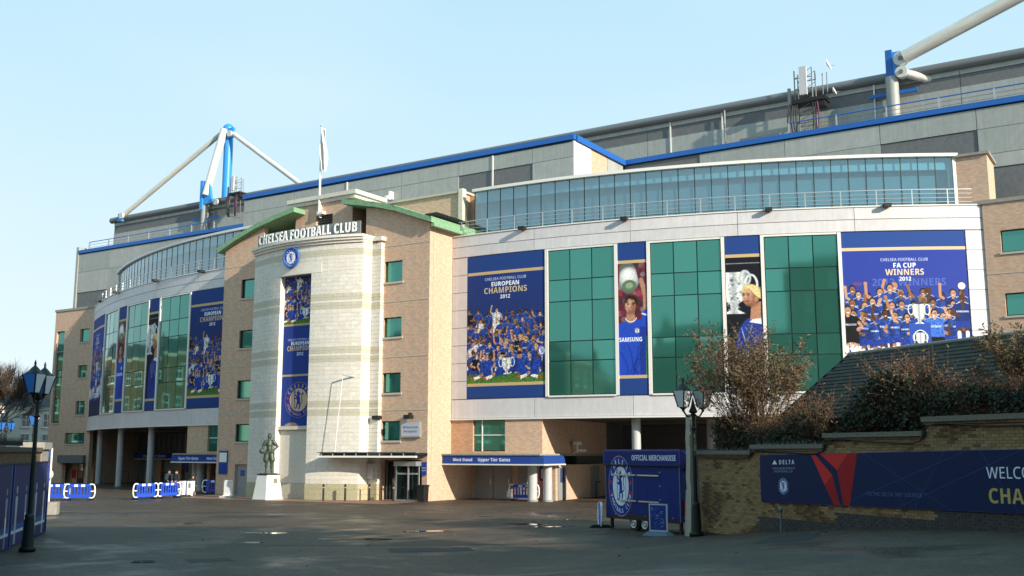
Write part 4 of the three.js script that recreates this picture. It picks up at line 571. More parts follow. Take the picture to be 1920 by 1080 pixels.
{ // things fixed to the tower
  const b = standThing('banner', 'tall banner in the portal slot: squad photograph, words and round crest', 'banner', -.1, 1.69, null, 4.68);
  mesh('printed_panel', bx(-1.38, 1.38, .02, 9.98, 0, .05, true), print(P.slot), b);
  const c = standThing('crest_roundel', 'round blue and white lion crest on the stone portal', 'emblem', -.4, 2.28, null, 15.85);
  mesh('rim', new THREE.TorusGeometry(.66, .07, 8, 40).translate(0, 0, .1), M.blueTrim, c); mesh('printed_disc', new THREE.CylinderGeometry(.66, .66, .12, 40).rotateX(Math.PI / 2).translate(0, 0, .04), M.blueTrim, c); mesh('crest_print', new THREE.CircleGeometry(.64, 40).translate(0, 0, .112), print(P.crest), c);
  const m = standThing('reception_sign', 'grey wall sign reading Millennium Reception beside the lowest tower window', 'sign', 8.15, .0, null, 3.9);
  mesh('sign_box', bx(-.75, .75, 0, .98, 0, .14), M.silver, m); mesh('sign_face', bx(-.72, .72, .08, .95, .14, .15, true), print(signTex(300, 190, '#b9bcc4', [['Millennium', 150, 70, 46, '#2c3f86', 'center'], ['Reception', 150, 125, 46, '#2c3f86', 'center']])), m);
  const n = standThing('notice_board', 'blue and white notice board on tower brick beside the grey side door', 'sign', -8.65, .0, null, 1.45);
  mesh('board', bx(-.42, .42, 0, 1.65, .02, .08), M.blueSign, n); mesh('notice', bx(-.37, .37, .85, 1.5, .08, .09), M.white, n); mesh('notice', bx(-.37, .37, .05, .75, .08, .09, true), print(signTex(150, 150, '#24408f', [0, 1, 2, 3, 4].map((k) => ['▪ ▬▬▬▬', 12, 20 + k * 27, 18, '#aebbe0']))), n);
  const d = standThing('direction_sign', 'small blue direction sign by the glass lobby', 'sign', 9.2, .02, null, 1.6); mesh('plate', bx(-.19, .19, 0, .78, 0, .04, true), print(signTex(100, 200, '#2b4a96', [['◇', 18, 30, 30, '#fff'], ['Entrance', 50, 90, 20, '#fff', 'center'], ['Reception', 50, 130, 18, '#fff', 'center'], ['→', 50, 165, 26, '#fff', 'center']])), d);
  const p = standThing('flagpole', 'white flagpole with a limp pale flag above the entrance sign', 'flagpole', -.7, -.5, null, 19.3);
  mesh('pole', rod([0, .25, 0], [0, 6.5, 0], .09, .05, 10), M.white, p); mesh('finial', new THREE.SphereGeometry(.09, 10, 8).translate(0, 6.55, 0), M.silver, p); mesh('bracket', merge([bx(-.1, .45, .1, .3, -.2, .12), bx(-.06, .06, -.1, .9, -.2, -.06)]), M.white, p);
  mesh('flag', slab((u, v, d) => [.05 + u * (.25 + .35 * (1 - v)) + .06 * Math.sin(v * 9 + u * 5), 3.4 + v * 2.9 - u * (1 - v) * .3, d + .14 * Math.sin(u * 9 + v * 4)], 0, 1, 0, 1, 0, .02, 10, 12), std({ map: mottle([226, 222, 214], .06, .6, 4), roughness: .9 }), p);
}
// ---------- statue ----------
function figure(bones, res, pad = .08, k = .05) {          // a body as one surface: tapered capsules joined smoothly
  const lo = V3(1e9, 1e9, 1e9), hi = V3(-1e9, -1e9, -1e9);
  for (const b of bones) for (const p of [b[0], b[1]]) { lo.min(V3(p[0] - p[3], p[1] - p[3], p[2] - p[3])); hi.max(V3(p[0] + p[3], p[1] + p[3], p[2] + p[3])); }
  const c = lo.clone().add(hi).multiplyScalar(.5), half = Math.max(hi.x - lo.x, hi.y - lo.y, hi.z - lo.z) / 2 + pad;
  const mc = new MarchingCubes(res, new THREE.MeshStandardMaterial(), false, false, 120000); mc.isolation = 0; mc.reset();
  const n = res, hf = n / 2, A = bones.map(([a, b]) => { const d = [b[0] - a[0], b[1] - a[1], b[2] - a[2]]; return { a, d, l2: d[0] ** 2 + d[1] ** 2 + d[2] ** 2 || 1e-9, r0: a[3], dr: b[3] - a[3] }; });
  for (let z = 0; z < n; z++) for (let y = 0; y < n; y++) for (let x = 0; x < n; x++) {
    const px = c.x + (x - hf) / hf * half, py = c.y + (y - hf) / hf * half, pz = c.z + (z - hf) / hf * half; let D = 10;
    for (const b of A) { const qx = px - b.a[0], qy = py - b.a[1], qz = pz - b.a[2], t = Math.max(0, Math.min(1, (qx * b.d[0] + qy * b.d[1] + qz * b.d[2]) / b.l2)), e = Math.hypot(qx - b.d[0] * t, qy - b.d[1] * t, qz - b.d[2] * t) - b.r0 - b.dr * t, h = Math.max(k - Math.abs(D - e), 0) / k; D = Math.min(D, e) - h * h * k * .25; }
    mc.field[x + y * n + z * n * n] = -D;
  }
  mc.update(); const g = new THREE.BufferGeometry(), m = mc.count; g.setAttribute('position', new THREE.Float32BufferAttribute(mc.positionArray.slice(0, m * 3), 3)); g.setAttribute('uv', new THREE.Float32BufferAttribute(new Float32Array(m * 2), 2));
  g.scale(half, half, half); g.translate(c.x, c.y, c.z); g.computeVertexNormals();
  const p = g.attributes.position, nn = g.attributes.normal, map = new Map(); for (let i = 0; i < p.count; i++) { const q = `${p.getX(i).toFixed(4)},${p.getY(i).toFixed(4)},${p.getZ(i).toFixed(4)}`, v = map.get(q) ?? V3(0, 0, 0); v.add(V3(nn.getX(i), nn.getY(i), nn.getZ(i))); map.set(q, v); }
  for (let i = 0; i < p.count; i++) { const v = map.get(`${p.getX(i).toFixed(4)},${p.getY(i).toFixed(4)},${p.getZ(i).toFixed(4)}`).clone().normalize(); nn.setXYZ(i, v.x, v.y, v.z); } return g;
}
const fingers = (x, y, z, dir, s = 1) => [0, 1, 2, 3].map((k) => [[x + k * .022 * s - .03 * s, y, z, .012 * s], [x + k * .022 * s - .03 * s + dir[0] * (.07 + (k % 3) * .008) * s, y + dir[1] * .08 * s, z + dir[2] * .08 * s, .009 * s]]).concat([[[x + .03 * s, y + .01, z, .013 * s], [x + .065 * s, y - .03 * s, z + .02 * s, .01 * s]]]);
{
  const [X, Z] = [-15.55, 67.2], t = thing('statue', 'bronze footballer statue holding a ball, one hand on his hip, on a white tapered plinth', 'statue', X, Z, 0, .9);
  const F = (u, v, d) => [u * (1 - .28 * v / 1.55), v, d * (1 - .28 * v / 1.55)]; mesh('plinth', slab(F, -.67, .67, .0, 1.55, -.67, .67), std({ map: mottle([236, 233, 224], .05, 1.5, 3), roughness: .7 }), t); mesh('plinth_step', bx(-.75, .75, 0, .05, -.75, .75), M.concrete, t);
  mesh('cap', bx(-.5, .5, 1.55, 1.63, -.5, .5), paint(0x3b4340, .5, .5), t); mesh('plaque', bx(.0, .28, 1.05, 1.35, .53, .575), paint(0x9a9686, .4, .5), t);
  const b = 1.62, s = 1.42, ca = Math.cos(-.8), sa = Math.sin(-.8), B = (p) => [(p[0] * ca + p[2] * sa) * s, b + p[1] * s, (p[2] * ca - p[0] * sa) * s, p[3] * s * .92], bones = [];
  const L = (...c) => { for (let i = 0; i < c.length - 1; i++) bones.push([B(c[i]), B(c[i + 1])]); };
  L([0, .95, 0, .13], [.01, 1.12, .01, .125], [0, 1.3, .0, .145], [0, 1.42, -.01, .13], [0, 1.5, 0, .07], [0, 1.6, .01, .055]); L([0, 1.66, .02, .085], [0, 1.72, .01, .09]); L([0, 1.61, .05, .05], [0, 1.66, .075, .04]); L([0, 1.665, .09, .018], [0, 1.645, .115, .016]);
  L([-.17, 1.44, 0, .07], [-.27, 1.22, .0, .052], [-.24, 1.02, .14, .04], [-.22, 1.0, .2, .035]); L([.17, 1.44, 0, .07], [.36, 1.22, -.04, .05], [.2, 1.02, .05, .04], [.15, 1.0, .09, .035]);
  L([-.09, .95, 0, .11], [-.1, .75, .01, .095], [-.1, .5, .02, .062], [-.11, .36, -.01, .062], [-.11, .1, -.02, .042], [-.13, .04, .1, .04]); L([.09, .95, 0, .11], [.12, .74, .03, .095], [.13, .5, .06, .06], [.13, .35, .03, .06], [.14, .1, .02, .042], [.17, .04, .14, .04]);
  L([-.11, .9, .0, .125], [-.13, .63, .01, .135]); L([.11, .9, .0, .125], [.15, .62, .03, .135]); L([-.17, 1.44, 0, .085], [-.24, 1.3, 0, .082]); L([.17, 1.44, 0, .085], [.27, 1.32, -.02, .082]); for (const q of fingers(-.22, .99, .22, [.1, -1, .2])) L(...q); for (const q of fingers(.15, 1.0, .1, [-.6, -.4, .4])) L(...q);
  const bronze = std({ map: mottle([78, 88, 76], .35, .8, 5), roughness: .5, metalness: .5 }); mesh('figure', figure(bones, 104, .06, .07), bronze, t);
  mesh('ball', new THREE.IcosahedronGeometry(.165, 4).translate(...B([-.3, 1.02, .17, 0]).slice(0, 3)), bronze, t); mesh('hair', figure([[B([0, 1.76, -.01, .075]), B([0, 1.7, -.06, .07])], [B([.06, 1.68, -.02, .04]), B([-.06, 1.68, -.02, .04])]], 26, .03, .05), bronze, t); mesh('foot_base', bx(-.4, .4, 1.63, 1.67, -.4, .4), bronze, t);
}

// ---------- people by the gates ----------
function person(label, X, Z, turn, seated, coat, legs, skin, cap) {
  const t = thing('person', label, 'person', X, Z, 0, turn), B = [], L = (...c) => { for (let i = 0; i < c.length - 1; i++) B.push([c[i], c[i + 1]]); }, h = seated ? -.4 : 0;
  L([0, .98 + h, 0, .15], [0, 1.18 + h, .0, .15], [0, 1.36 + h, 0, .16], [0, 1.46 + h, 0, .09], [0, 1.56 + h, .01, .06]); L([0, 1.62 + h, .02, .085], [0, 1.68 + h, .01, .09]); L([0, 1.6 + h, .09, .02], [0, 1.585 + h, .11, .018]);
  for (const s of [-1, 1]) { L([s * .19, 1.4 + h, 0, .08], [s * .26, 1.16 + h, .02, .06], [s * .2, 1.0 + h, .2, .045]); for (const q of fingers(s * .2, .99 + h, .22, [0, -.3, 1])) L(...q); if (seated) L([s * .1, .58, 0, .12], [s * .13, .55, .42, .08], [s * .13, .12, .45, .055], [s * .14, .05, .58, .045]); else L([s * .1, .95, 0, .12], [s * .12, .5, .02, .075], [s * .12, .1, -.02, .05], [s * .13, .045, .12, .045]); }
  mesh('body', figure(B, 72, .06, .06), paint(skin, .7), t);
  const C = []; const K = (...c) => { for (let i = 0; i < c.length - 1; i++) C.push([c[i], c[i + 1]]); }; K([0, .86 + h + (seated ? .08 : 0), 0, .18], [0, 1.18 + h, 0, .175], [0, 1.38 + h, 0, .175]); for (const s of [-1, 1]) K([s * .19, 1.4 + h, 0, .1], [s * .26, 1.16 + h, .02, .08], [s * .21, 1.02 + h, .16, .062]);
  mesh('coat', figure(C, 56, .05, .06), paint(coat, .9), t);
  const T = []; for (const s of [-1, 1]) { const c = seated ? [[s * .1, .58, 0, .135], [s * .13, .55, .42, .1], [s * .13, .15, .45, .075]] : [[s * .1, .93, 0, .135], [s * .12, .5, .02, .095], [s * .12, .1, -.02, .075]]; T.push([c[0], c[1]], [c[1], c[2]]); } mesh('trousers', figure(T, 48, .05, .05), paint(legs, .9), t);
  mesh(cap ? 'cap' : 'hair', new THREE.SphereGeometry(.108, 14, 10, 0, TP, 0, 1.65).translate(0, 1.675 + h, 0), paint(cap ?? 0x2a1c14, .9), t); if (seated) mesh('stool', merge([bx(-.2, .2, .38, .44, -.2, .2), ...[-1, 1].flatMap((a) => [-1, 1].map((b) => rod([a * .16, 0, b * .16], [a * .16, .38, b * .16], .018)))]), M.black, t);
}
person('standing person in dark clothes and black cap behind the blue barriers', -23.3, 73.2, -.6, false, 0x1c2226, 0x17191d, 0xb9805f, 0x121214);
person('standing person in a dark teal jacket facing the one in a black cap', -24.1, 74.0, .9, false, 0x1e3138, 0x17191d, 0xa8745a, 0x15161a);
person('seated person in a navy jacket behind the white pedestals', -22.9, 75.6, .4, true, 0x1d2740, 0x1a1c22, 0xb9805f);

// ---------- barriers ----------
const barrierBlue = paint(0x2450c8, .45), barrierWhite = paint(0xf0f0ee, .5);
function barrier(label, X, Z, turn) {                      // plastic crowd barrier, 1 m high, white looped ends
  const t = thing('barrier', label, 'barrier', X, Z, groundY(X, Z), turn, 'plastic crowd barriers on the forecourt');
  for (const s of [-1, 1]) { mesh('end_loop', tube([[s * .62, .16, 0], [s * .84, .16, 0], [s * .94, .3, 0], [s * .94, .82, 0], [s * .84, .98, 0], [s * .62, .98, 0]], .042, 30, 8), barrierWhite, t); mesh('end_loop', rod([s * .64, .55, 0], [s * .94, .57, 0], .035), barrierWhite, t); mesh('foot', slab((u, v, d) => [u, v, d * (1 - v * 2)], s * .7 - .1, s * .7 + .1, 0, .1, -.32, .32), M.black, t); mesh('end_post', bx(s * .66 - .05, s * .66 + .05, .1, 1.0, -.035, .035), barrierBlue, t); }
  mesh('top_rail', bx(-.61, .61, .82, 1.0, -.04, .04), barrierBlue, t); mesh('bottom_rail', bx(-.61, .61, .16, .36, -.04, .04), barrierBlue, t); for (const x of [-.34, .1]) mesh('reflector', bx(x, x + .24, .84, .98, .04, .052), barrierWhite, t);
  for (let k = 0; k < 6; k++) mesh('slat', bx(-.54 + k * .2, -.46 + k * .2, .36, .82, -.025, .025), barrierBlue, t); mesh('mid_bar', bx(-.1, .1, .56, .64, -.03, .03), barrierBlue, t);
  return t;
}
const turnTo = (a, b) => Math.atan2(b[1] - a[1], b[0] - a[0]);
for (const [x, z, r, l] of [[-28.8, 66.4, .02, 'blue and white barrier end-to-end with another beyond the hoarding, cut by its edge'], [-27.2, 66.4, .02, 'blue and white barrier standing free in front of the shaded wing'], [-23.55, 67.9, 1.0, 'blue and white barrier with a loop free, front of a row of three'], [-22.6, 69.6, 1.05, 'middle barrier of the row of three before the round columns'], [-22.15, 71.9, 1.9, 'barrier turned end-on at the back of the row of three'], [-21.3, 75.9, .1, 'blue barrier panel between the white A-board and the pedestals'], [-18.9, 75.2, -.6, 'blue and white barrier between the white A-board and the tower side door'], [.75, 66.1, -.25, 'blue and white barrier alone in front of the gate doors']]) barrier(l, x, z, r);
{ // white A-board, pedestals, bollards, bin
  const t = thing('a_board', 'white framed A-board on a rubber base beside the barriers', 'sign board', -18.9, 70.2, 0, -.3); mesh('frame', merge([bx(-.32, .32, .15, 1.15, -.06, -.02), bx(-.36, .36, .12, .16, -.1, .06)]), M.white, t); mesh('poster', bx(-.27, .27, .22, 1.1, -.02, -.01, true), print(ctex(120, 180, (g, w, h) => { g.fillStyle = '#d9d8d6'; g.fillRect(0, 0, w, h); for (let i = 0; i < 60; i++) { g.fillStyle = ['#c9ccd2', '#b7bac4', '#dddad2', '#c4a3a3'][i % 4]; g.fillRect(rnd() * w, rnd() * h, rr(6, 30), rr(3, 10)); } })), t); mesh('base', bx(-.45, .45, 0, .12, -.35, .3), paint(0xb9bcbf, .7), t);
  for (const [X, l] of [[-23.0, 'white pedestal with a slot panel, the one nearer the barriers'], [-22.4, 'white pedestal with a slot panel, the one nearer the gate wall']]) { const p = thing('pedestal', l, 'pedestal', X, 73.6, 0, -.3); mesh('body', slab((u, v, d) => [u * (1 - .1 * v), v, d * (1 - .1 * v)], -.2, .2, .06, 1.0, -.2, .2), M.white, p); mesh('base', bx(-.27, .27, 0, .06, -.27, .27), M.white, p); mesh('slot', bx(-.1, .1, .55, .85, .18, .2), M.doorGrey, p); }
  [[-11.76, 65.84, 'bollard before the rough stone plinth, farthest from the doors'], [-10.4, 65.84, 'bollard before the stone portal, second from the end of the row'], [-8.9, 65.84, 'bollard between the stone portal and the glazing'], [-7.33, 65.3, 'bollard in front of the glass lobby'], [-5.85, 65.2, 'bollard at the corner of the glass lobby']].forEach(([X, Z, l]) => { const b = thing('bollard', 'black steel ' + l, 'bollard', X, Z, 0, 0, 'bollards along the reception'); mesh('post', rod([0, 0, 0], [0, .95, 0], .065, .06, 12), M.blackIron, b); mesh('cap', new THREE.SphereGeometry(.075, 12, 8).translate(0, .96, 0), M.blackIron, b); mesh('ring', rod([0, .78, 0], [0, .84, 0], .075, .075, 12), M.silver, b); });
  const [X, Z] = sw(9.55, .6), b = thing('litter_bin', 'black square litter bin at the tower corner', 'bin', X, Z, 0, -SA); mesh('body', slab((u, v, d) => [u * (.9 + .1 * v), v, d * (.9 + .1 * v)], -.26, .26, 0, .92, -.26, .26), M.black, b); mesh('lid', bx(-.29, .29, .92, 1.02, -.29, .29), M.black, b); mesh('opening', bx(-.16, .16, .68, .82, .25, .265), M.void, b);
}
// ---------- CCTV camera on the undercroft wall ----------
{ const [x, , z] = arcFrame(1)(6.9, 0, -4.6), t = standThing('security_camera', 'white security cameras on a bracket above the side doors', 'camera', x, z, null, 3.0); mesh('bracket', merge([rod([-.2, -.1, 0], [.25, .1, .1], .05), rod([.2, -.05, .1], [.2, .45, .1], .06)]), M.white, t); mesh('camera_body', bx(.05, .35, .45, .65, -.25, .4), M.white, t); mesh('camera_body', bx(.3, .75, .02, .16, -.1, .12), M.white, t); }

// ---------- merchandise trailer ----------
const uvBand = (g, a, b) => { const u = g.attributes.uv; for (let i = 0; i < 4; i++) u.setY(i, a + (b - a) * u.getY(i)); return g; };
const trailer = { a: [3.75, 42.2], b: [6.15, 38.4] };
{
  const len = Math.hypot(trailer.b[0] - trailer.a[0], trailer.b[1] - trailer.a[1]), turn = turnTo(trailer.a, trailer.b), t = thing('merchandise_trailer', 'blue merchandise trailer with a big lion crest, parked beside the brick wall', 'trailer', ...trailer.a, .02, turn);
  const blue = std({ map: mottle([28, 44, 122], .06, 2, 2), roughness: .35 }), W = 1.9, tex = ctex(1024, 580, (g, w, h) => { g.fillStyle = '#1d2f74'; g.fillRect(0, 0, w, h); crest(g, w * .215, h * .53, h * .46, .66); g.fillStyle = '#e9ebf2'; g.font = `bold 66px ${FONT}`; g.textAlign = 'left'; g.textBaseline = 'middle'; g.fillText('OFFICIAL MERCHANDISE', w * .39, h * .1, w * .58); });
  mesh('body', bx(0, len, .45, 2.5, -W, 0), blue, t); mesh('side_print', uvBand(bx(.02, len - .02, .47, 2.46, 0, .012, true), 0, .782), print(tex, .35), t);
  mesh('head_board', bx(-.04, len + .04, 2.5, 3.02, -W - .04, .07), blue, t); mesh('head_print', uvBand(bx(.02, len - .02, 2.5, 3.01, .07, .08, true), .796, 1), print(tex, .35), t);
  mesh('gutter', bx(-.02, len + .04, 2.46, 2.5, 0, .1), M.black, t); for (const x of [1.3, 2.6, 3.9]) mesh('panel_seam', bx(x - .006, x + .006, .5, 2.46, .012, .018), paint(0x16245c, .5), t); for (const x of [.02, len - .06]) mesh('corner_trim', bx(x, x + .04, .45, 2.46, .012, .03), M.pipe, t); mesh('skirt', bx(.02, len - .02, .4, .5, .0, .02), M.black, t); for (const x of [.6, 2.4, 4.0]) mesh('side_marker', bx(x, x + .1, .56, .61, .014, .03), paint(0xb8641d, .4), t); for (const y of [1.2, 1.7, 2.2]) mesh('hinge', bx(3.3, 3.42, y, y + .05, .014, .035), M.pipe, t); mesh('roof', bx(-.02, len + .02, 3.02, 3.08, -W, .05), blue, t);
  for (const [x0, x1, y] of [[.55, 1.95, 2.1], [2.05, 3.3, 2.1], [.95, 1.95, 1.12], [2.1, 3.3, 1.12]]) mesh('awning_bar', bx(x0, x1, y - .025, y + .025, .02, .06), M.silver, t); for (const x of [1.98, 3.32]) mesh('hatch_edge', bx(x - .012, x + .012, 1.15, 2.1, .012, .022), paint(0x1c2f7c, .5), t);
  const wh = (x) => { const w = mesh('wheel', new THREE.CylinderGeometry(.29, .29, .2, 22).rotateX(Math.PI / 2).translate(x, .29, -.12), M.black, t); mesh('rim', lathe([[0, 0], [.06, .05], [.1, .02], [.17, .0], [.19, .04]], 18).rotateX(Math.PI / 2).translate(x, .29, -.01), M.silver, w); }; wh(1.75); wh(2.42); mesh('wheel_arch', bx(1.4, 2.78, .45, .62, 0, .03), M.black, t);
  for (const x of [.15, len - .25]) mesh('corner_steady', bx(x, x + .1, 0, .45, -.2, -.1), M.black, t); mesh('drawbar', merge([rod([0, .4, -W / 2], [-1.1, .4, -W / 2], .05), rod([0, .4, -.4], [-.9, .4, -W / 2], .04)]), M.black, t);
  mesh('tail_light', bx(len, len + .05, .75, 1.25, -.28, -.12), M.red, t); mesh('tail_light', bx(len, len + .05, .55, .72, -.28, -.12), paint(0xb8641d, .4), t); mesh('number_lamp', new THREE.SphereGeometry(.07, 10, 8).translate(len + .05, 2.35, -.25), M.black, t);
  const f = thing('barrier', 'white plastic barrier end-on against the drawbar end of the trailer', 'barrier', 3.55, 42.6, 0, 1.62, 'plastic crowd barriers on the forecourt'); for (const s of [-1, 1]) mesh('end_loop', tube([[s * .3, .1, 0], [s * .45, .25, 0], [s * .45, .85, 0], [s * .3, 1, 0]], .05, 16, 6), barrierWhite, f); mesh('panel', bx(-.3, .3, .15, .95, -.03, .03), barrierBlue, f); mesh('foot', slab((u, v, d) => [u, v, d * (1 - v * 3)], -.15, .15, 0, .12, -.5, .5), M.black, f);
  const a = thing('a_board', 'blue price A-board with a pale frame in front of the trailer wheels', 'sign board', 5.25, 38.1, groundY(5.25, 38.1), turn + .42); mesh('frame', merge([bx(-.36, .36, .14, 1.12, -.05, 0)]), M.fascia, a); mesh('poster', bx(-.31, .31, .2, 1.07, 0, .01, true), print(ctex(220, 300, (g, w, h) => { g.fillStyle = '#2a3f8c'; g.fillRect(0, 0, w, h); for (let i = 0; i < 70; i++) { g.fillStyle = ['#3b56a8', '#8d94a8', '#22357c', '#a99a6a', '#5a6f9c'][i % 5]; g.fillRect(rr(10, w - 40), 30 + (i % 12) * 22, rr(6, 36), rr(3, 12)); } })), a); mesh('base', slab((u, v, d) => [u * (1 - v * 2), v, d * (1 - v * 3)], -.5, .5, 0, .14, -.35, .3), paint(0x5d6f7f, .7), a);
}
// ---------- lamp posts ----------
function lantern(t, x, y, z, s, blue, la = .5) { const tint = blue ? paint(0x3f7fd8, .3) : paint(0xd8dcdc, .35), clear = paint(0xe6e8e8, .35);                    // a tapered four-pane lantern, y is its foot
  const g = thing; const l = new THREE.Group(); l.name = 'lantern'; l.position.set(x, y, z); t.add(l); const q = (v) => .14 + .13 * v / .62;
  for (let k = 0; k < 4; k++) { const a = k * Math.PI / 2 + la, c = Math.cos(a), n = Math.sin(a); const F = (u, v, d) => { const r = q(v) * s, X = u * r * .93, D = r - .012 + d; return [(X * c + D * n), v * s + .1 * s, (-X * n + D * c)]; }; mesh('lantern_pane', slab(F, -1, 1, .0, .62, 0, .008), k % 2 || blue === 2 ? tint : clear, l); mesh('lantern_bar', slab((u, v, d) => { const r = q(v) * s, X = r * .96 + u, D = r + d; return [(X * c + D * n), v * s + .1 * s, (-X * n + D * c)]; }, -.018 * s, .018 * s, 0, .62, -.03 * s, .015 * s), M.blackIron, l); }
  mesh('lantern_roof', lathe([[.3, .72], [.31, .75], [.2, .84], [.1, .96], [.05, 1.0], [.03, 1.06], [.045, 1.09], [.01, 1.22]].map(([r, v]) => [r * s, v * s]), 4).rotateY(la + Math.PI / 4), M.blackIron, l); mesh('lantern_foot', lathe([[.05, -.06], [.06, .02], [.15, .08], [.15, .11], [0, .11]].map(([r, v]) => [r * s, v * s]), 8), M.blackIron, l);
}
function lampPost(label, X, Z, h, arms, turn, blue) {
  const t = thing('street_lamp', label, 'street lamp', X, Z, groundY(X, Z), turn, 'lantern street lamps'); const top = h - 1.35, la = Math.atan2(-X, Z) + Math.PI / 4 + .12 - turn;
  mesh('base', lathe([[.0, 0], [.24, 0], [.24, .12], [.18, .16], [.15, .95], [.13, 1.02], [.15, 1.08], [.08, 1.14]], 12), paint(0x18241f, .5, .2), t); mesh('post', rod([0, 1.1, 0], [0, top + .1, 0], .075, .055, 12), paint(0x18241f, .5, .2), t); mesh('collar', lathe([[.06, 0], [.11, .04], [.06, .1]], 12).translate(0, top - .5, 0), M.blackIron, t);
  if (arms > 1) { mesh('cross_arm', tube([[-.38, top + .14, 0], [-.2, top - .06, 0], [0, top + .05, 0], [.2, top - .06, 0], [.38, top + .14, 0]], .03, 24, 6), M.blackIron, t); mesh('centre_finial', lathe([[.02, 0], [.16, .08], [.07, .3], [.03, .5], [.0, .62]], 8).translate(0, top + .02, 0), M.blackIron, t); for (const s of [-1, 1]) lantern(t, s * .38, top + .17, 0, .9, blue, la); } else lantern(t, 0, top + .1, 0, .9, blue, la);
  return t;
}
lampPost('black lamp post with two lanterns at the end of the brick wall', ...ww(.5, .32), 5.4, 2, .35);
lampPost('dark green lamp post with blue-paned lanterns in front of the printed hoarding', -14.75, 32.4, 5.9, 2, 1.62, true);
lampPost('smaller blue-paned lamp behind the hoarding, before the brick end block', -31.1, 68, 5.9, 1, .3, true);
lampPost('distant twin lantern with bright blue panes above the boundary wall by the trees', -41.6, 86, 5.9, 2, .7, 2);

// ---------- hoarding and wall on the left ----------
{
  const a = [-13.95, 26.5], b = [-17.65, 39.9], turn = turnTo(a, b), len = Math.hypot(b[0] - a[0], b[1] - a[1]), print1 = (k) => ctex(512, 384, (g, w, h) => {
    g.fillStyle = '#273463'; g.fillRect(0, 0, w, h); g.fillStyle = '#28578f'; g.fillRect(0, h * .74, w, h * .07); g.strokeStyle = '#a9aeb9'; g.lineWidth = 5; g.strokeRect(w * .04, -10, w * .9, h * .84); g.fillStyle = '#c9cdd6'; g.fillRect(w * .04, h * .82, w * .9, h * .028);
    const fig = (x, s, c) => { g.fillStyle = c; g.beginPath(); g.ellipse(x, h * .32, s * .45, s * .6, 0, 0, TP); g.fill(); g.beginPath(); g.moveTo(x - s * .9, h * .42); g.quadraticCurveTo(x, h * .36, x + s * .9, h * .42); g.lineTo(x + s * .6, h * .66); g.lineTo(x + s * .7, h * .98); g.lineTo(x + s * .2, h * .98); g.lineTo(x, h * .72); g.lineTo(x - s * .2, h * .98); g.lineTo(x - s * .7, h * .98); g.lineTo(x - s * .6, h * .66); g.fill(); };
    fig(w * .3, 34, '#aab0ba'); fig(w * .78, 26, k ? '#8d97b4' : '#cbb6ac'); g.fillStyle = '#e9e9ec'; g.fillRect(w * .755, h * .62, w * .05, h * .22); if (k === 1) { g.fillStyle = '#c9a44a'; g.font = `bold 92px ${FONT}`; g.textAlign = 'right'; g.fillText('UN', w * .16, h * .48); } grain(g, w, h, 300, .1);
  });
  const t = thing('hoarding', 'blue printed hoarding of pale players and white frames along the boundary wall', 'hoarding', ...a, 0, turn); const n = 4, w = len / n, tx = [print1(0), print1(1), print1(2)];
  for (let i = 0; i < n; i++) { mesh('hoarding_panel', bx(i * w + .01, (i + 1) * w - .01, .02, 2.62, 0, .05 + (i % 2) * .03, true), print(tx[i % 3], .4), t); mesh('panel_edge', bx((i + 1) * w - .04, (i + 1) * w + .04, .02, 2.64, .0, .12), i % 2 ? M.blueSign : M.white, t); } mesh('top_rail', bx(0, len, 2.62, 2.66, -.05, .1), paint(0x1a1d28, .6), t);
  const wl = thing('boundary_wall', 'old brick wall with stone coping and spikes behind the printed hoarding', 'wall', ...a, 0, turn); mesh('brick_face', bx(-2, len, 0, 3.0, -.5, -.08), M.brickHouse, wl); mesh('coping', bx(-2, len - 1, 3.0, 3.16, -.6, 0), std({ map: mottle([84, 80, 68], .35, .9, 5), roughness: .95 }), wl); mesh('end_pier', bx(len - 1, len + .6, 0, 3.1, -.7, -.05), M.concrete, wl); mesh('pier_cap', bx(len - 1.1, len + .7, 3.1, 3.36, -.8, .05), M.concrete, wl);
  mesh('spike_strip', merge(Array.from({ length: 60 }, (_, i) => new THREE.ConeGeometry(.03, .3, 4).translate(-1.5 + i * .2, 3.36, -.3))), M.blackIron, wl);
  const gl = thing('globe_lamp', 'round white globe lamp on a short post by the hoarding end', 'lamp', -24.0, 54.4, 0, 0); mesh('post', rod([0, 0, 0], [0, 1.55, 0], .05), M.blackIron, gl); mesh('globe', new THREE.SphereGeometry(.3, 20, 14).translate(0, 1.85, 0), new THREE.MeshPhysicalMaterial({ color: 0xf3eedd, roughness: .25, transmission: .3, thickness: 0 }), gl); mesh('fitting', lathe([[.05, 1.5], [.16, 1.56], [.12, 1.62]], 12), M.blackIron, gl);
  const s = thing('street_sign', 'small blue direction sign on a white post beyond the hoarding', 'sign', -24.6, 55, 0, -.2); mesh('post', rod([.55, 0, 0], [.55, 3.2, 0], .05), M.white, s); mesh('plate', bx(-.5, .5, 2.75, 3.05, .04, .07), M.blueTrim, s);
  const c = thing('concrete_block', 'pale concrete block at the foot of the hoarding end', 'block', -22.4, 51.5, 0, .2); mesh('block', bx(-.3, .3, 0, .6, -.3, .3), M.concrete, c); mesh('lifting_eye', new THREE.TorusGeometry(.06, .015, 6, 14).translate(0, .63, 0), M.blackIron, c);
}

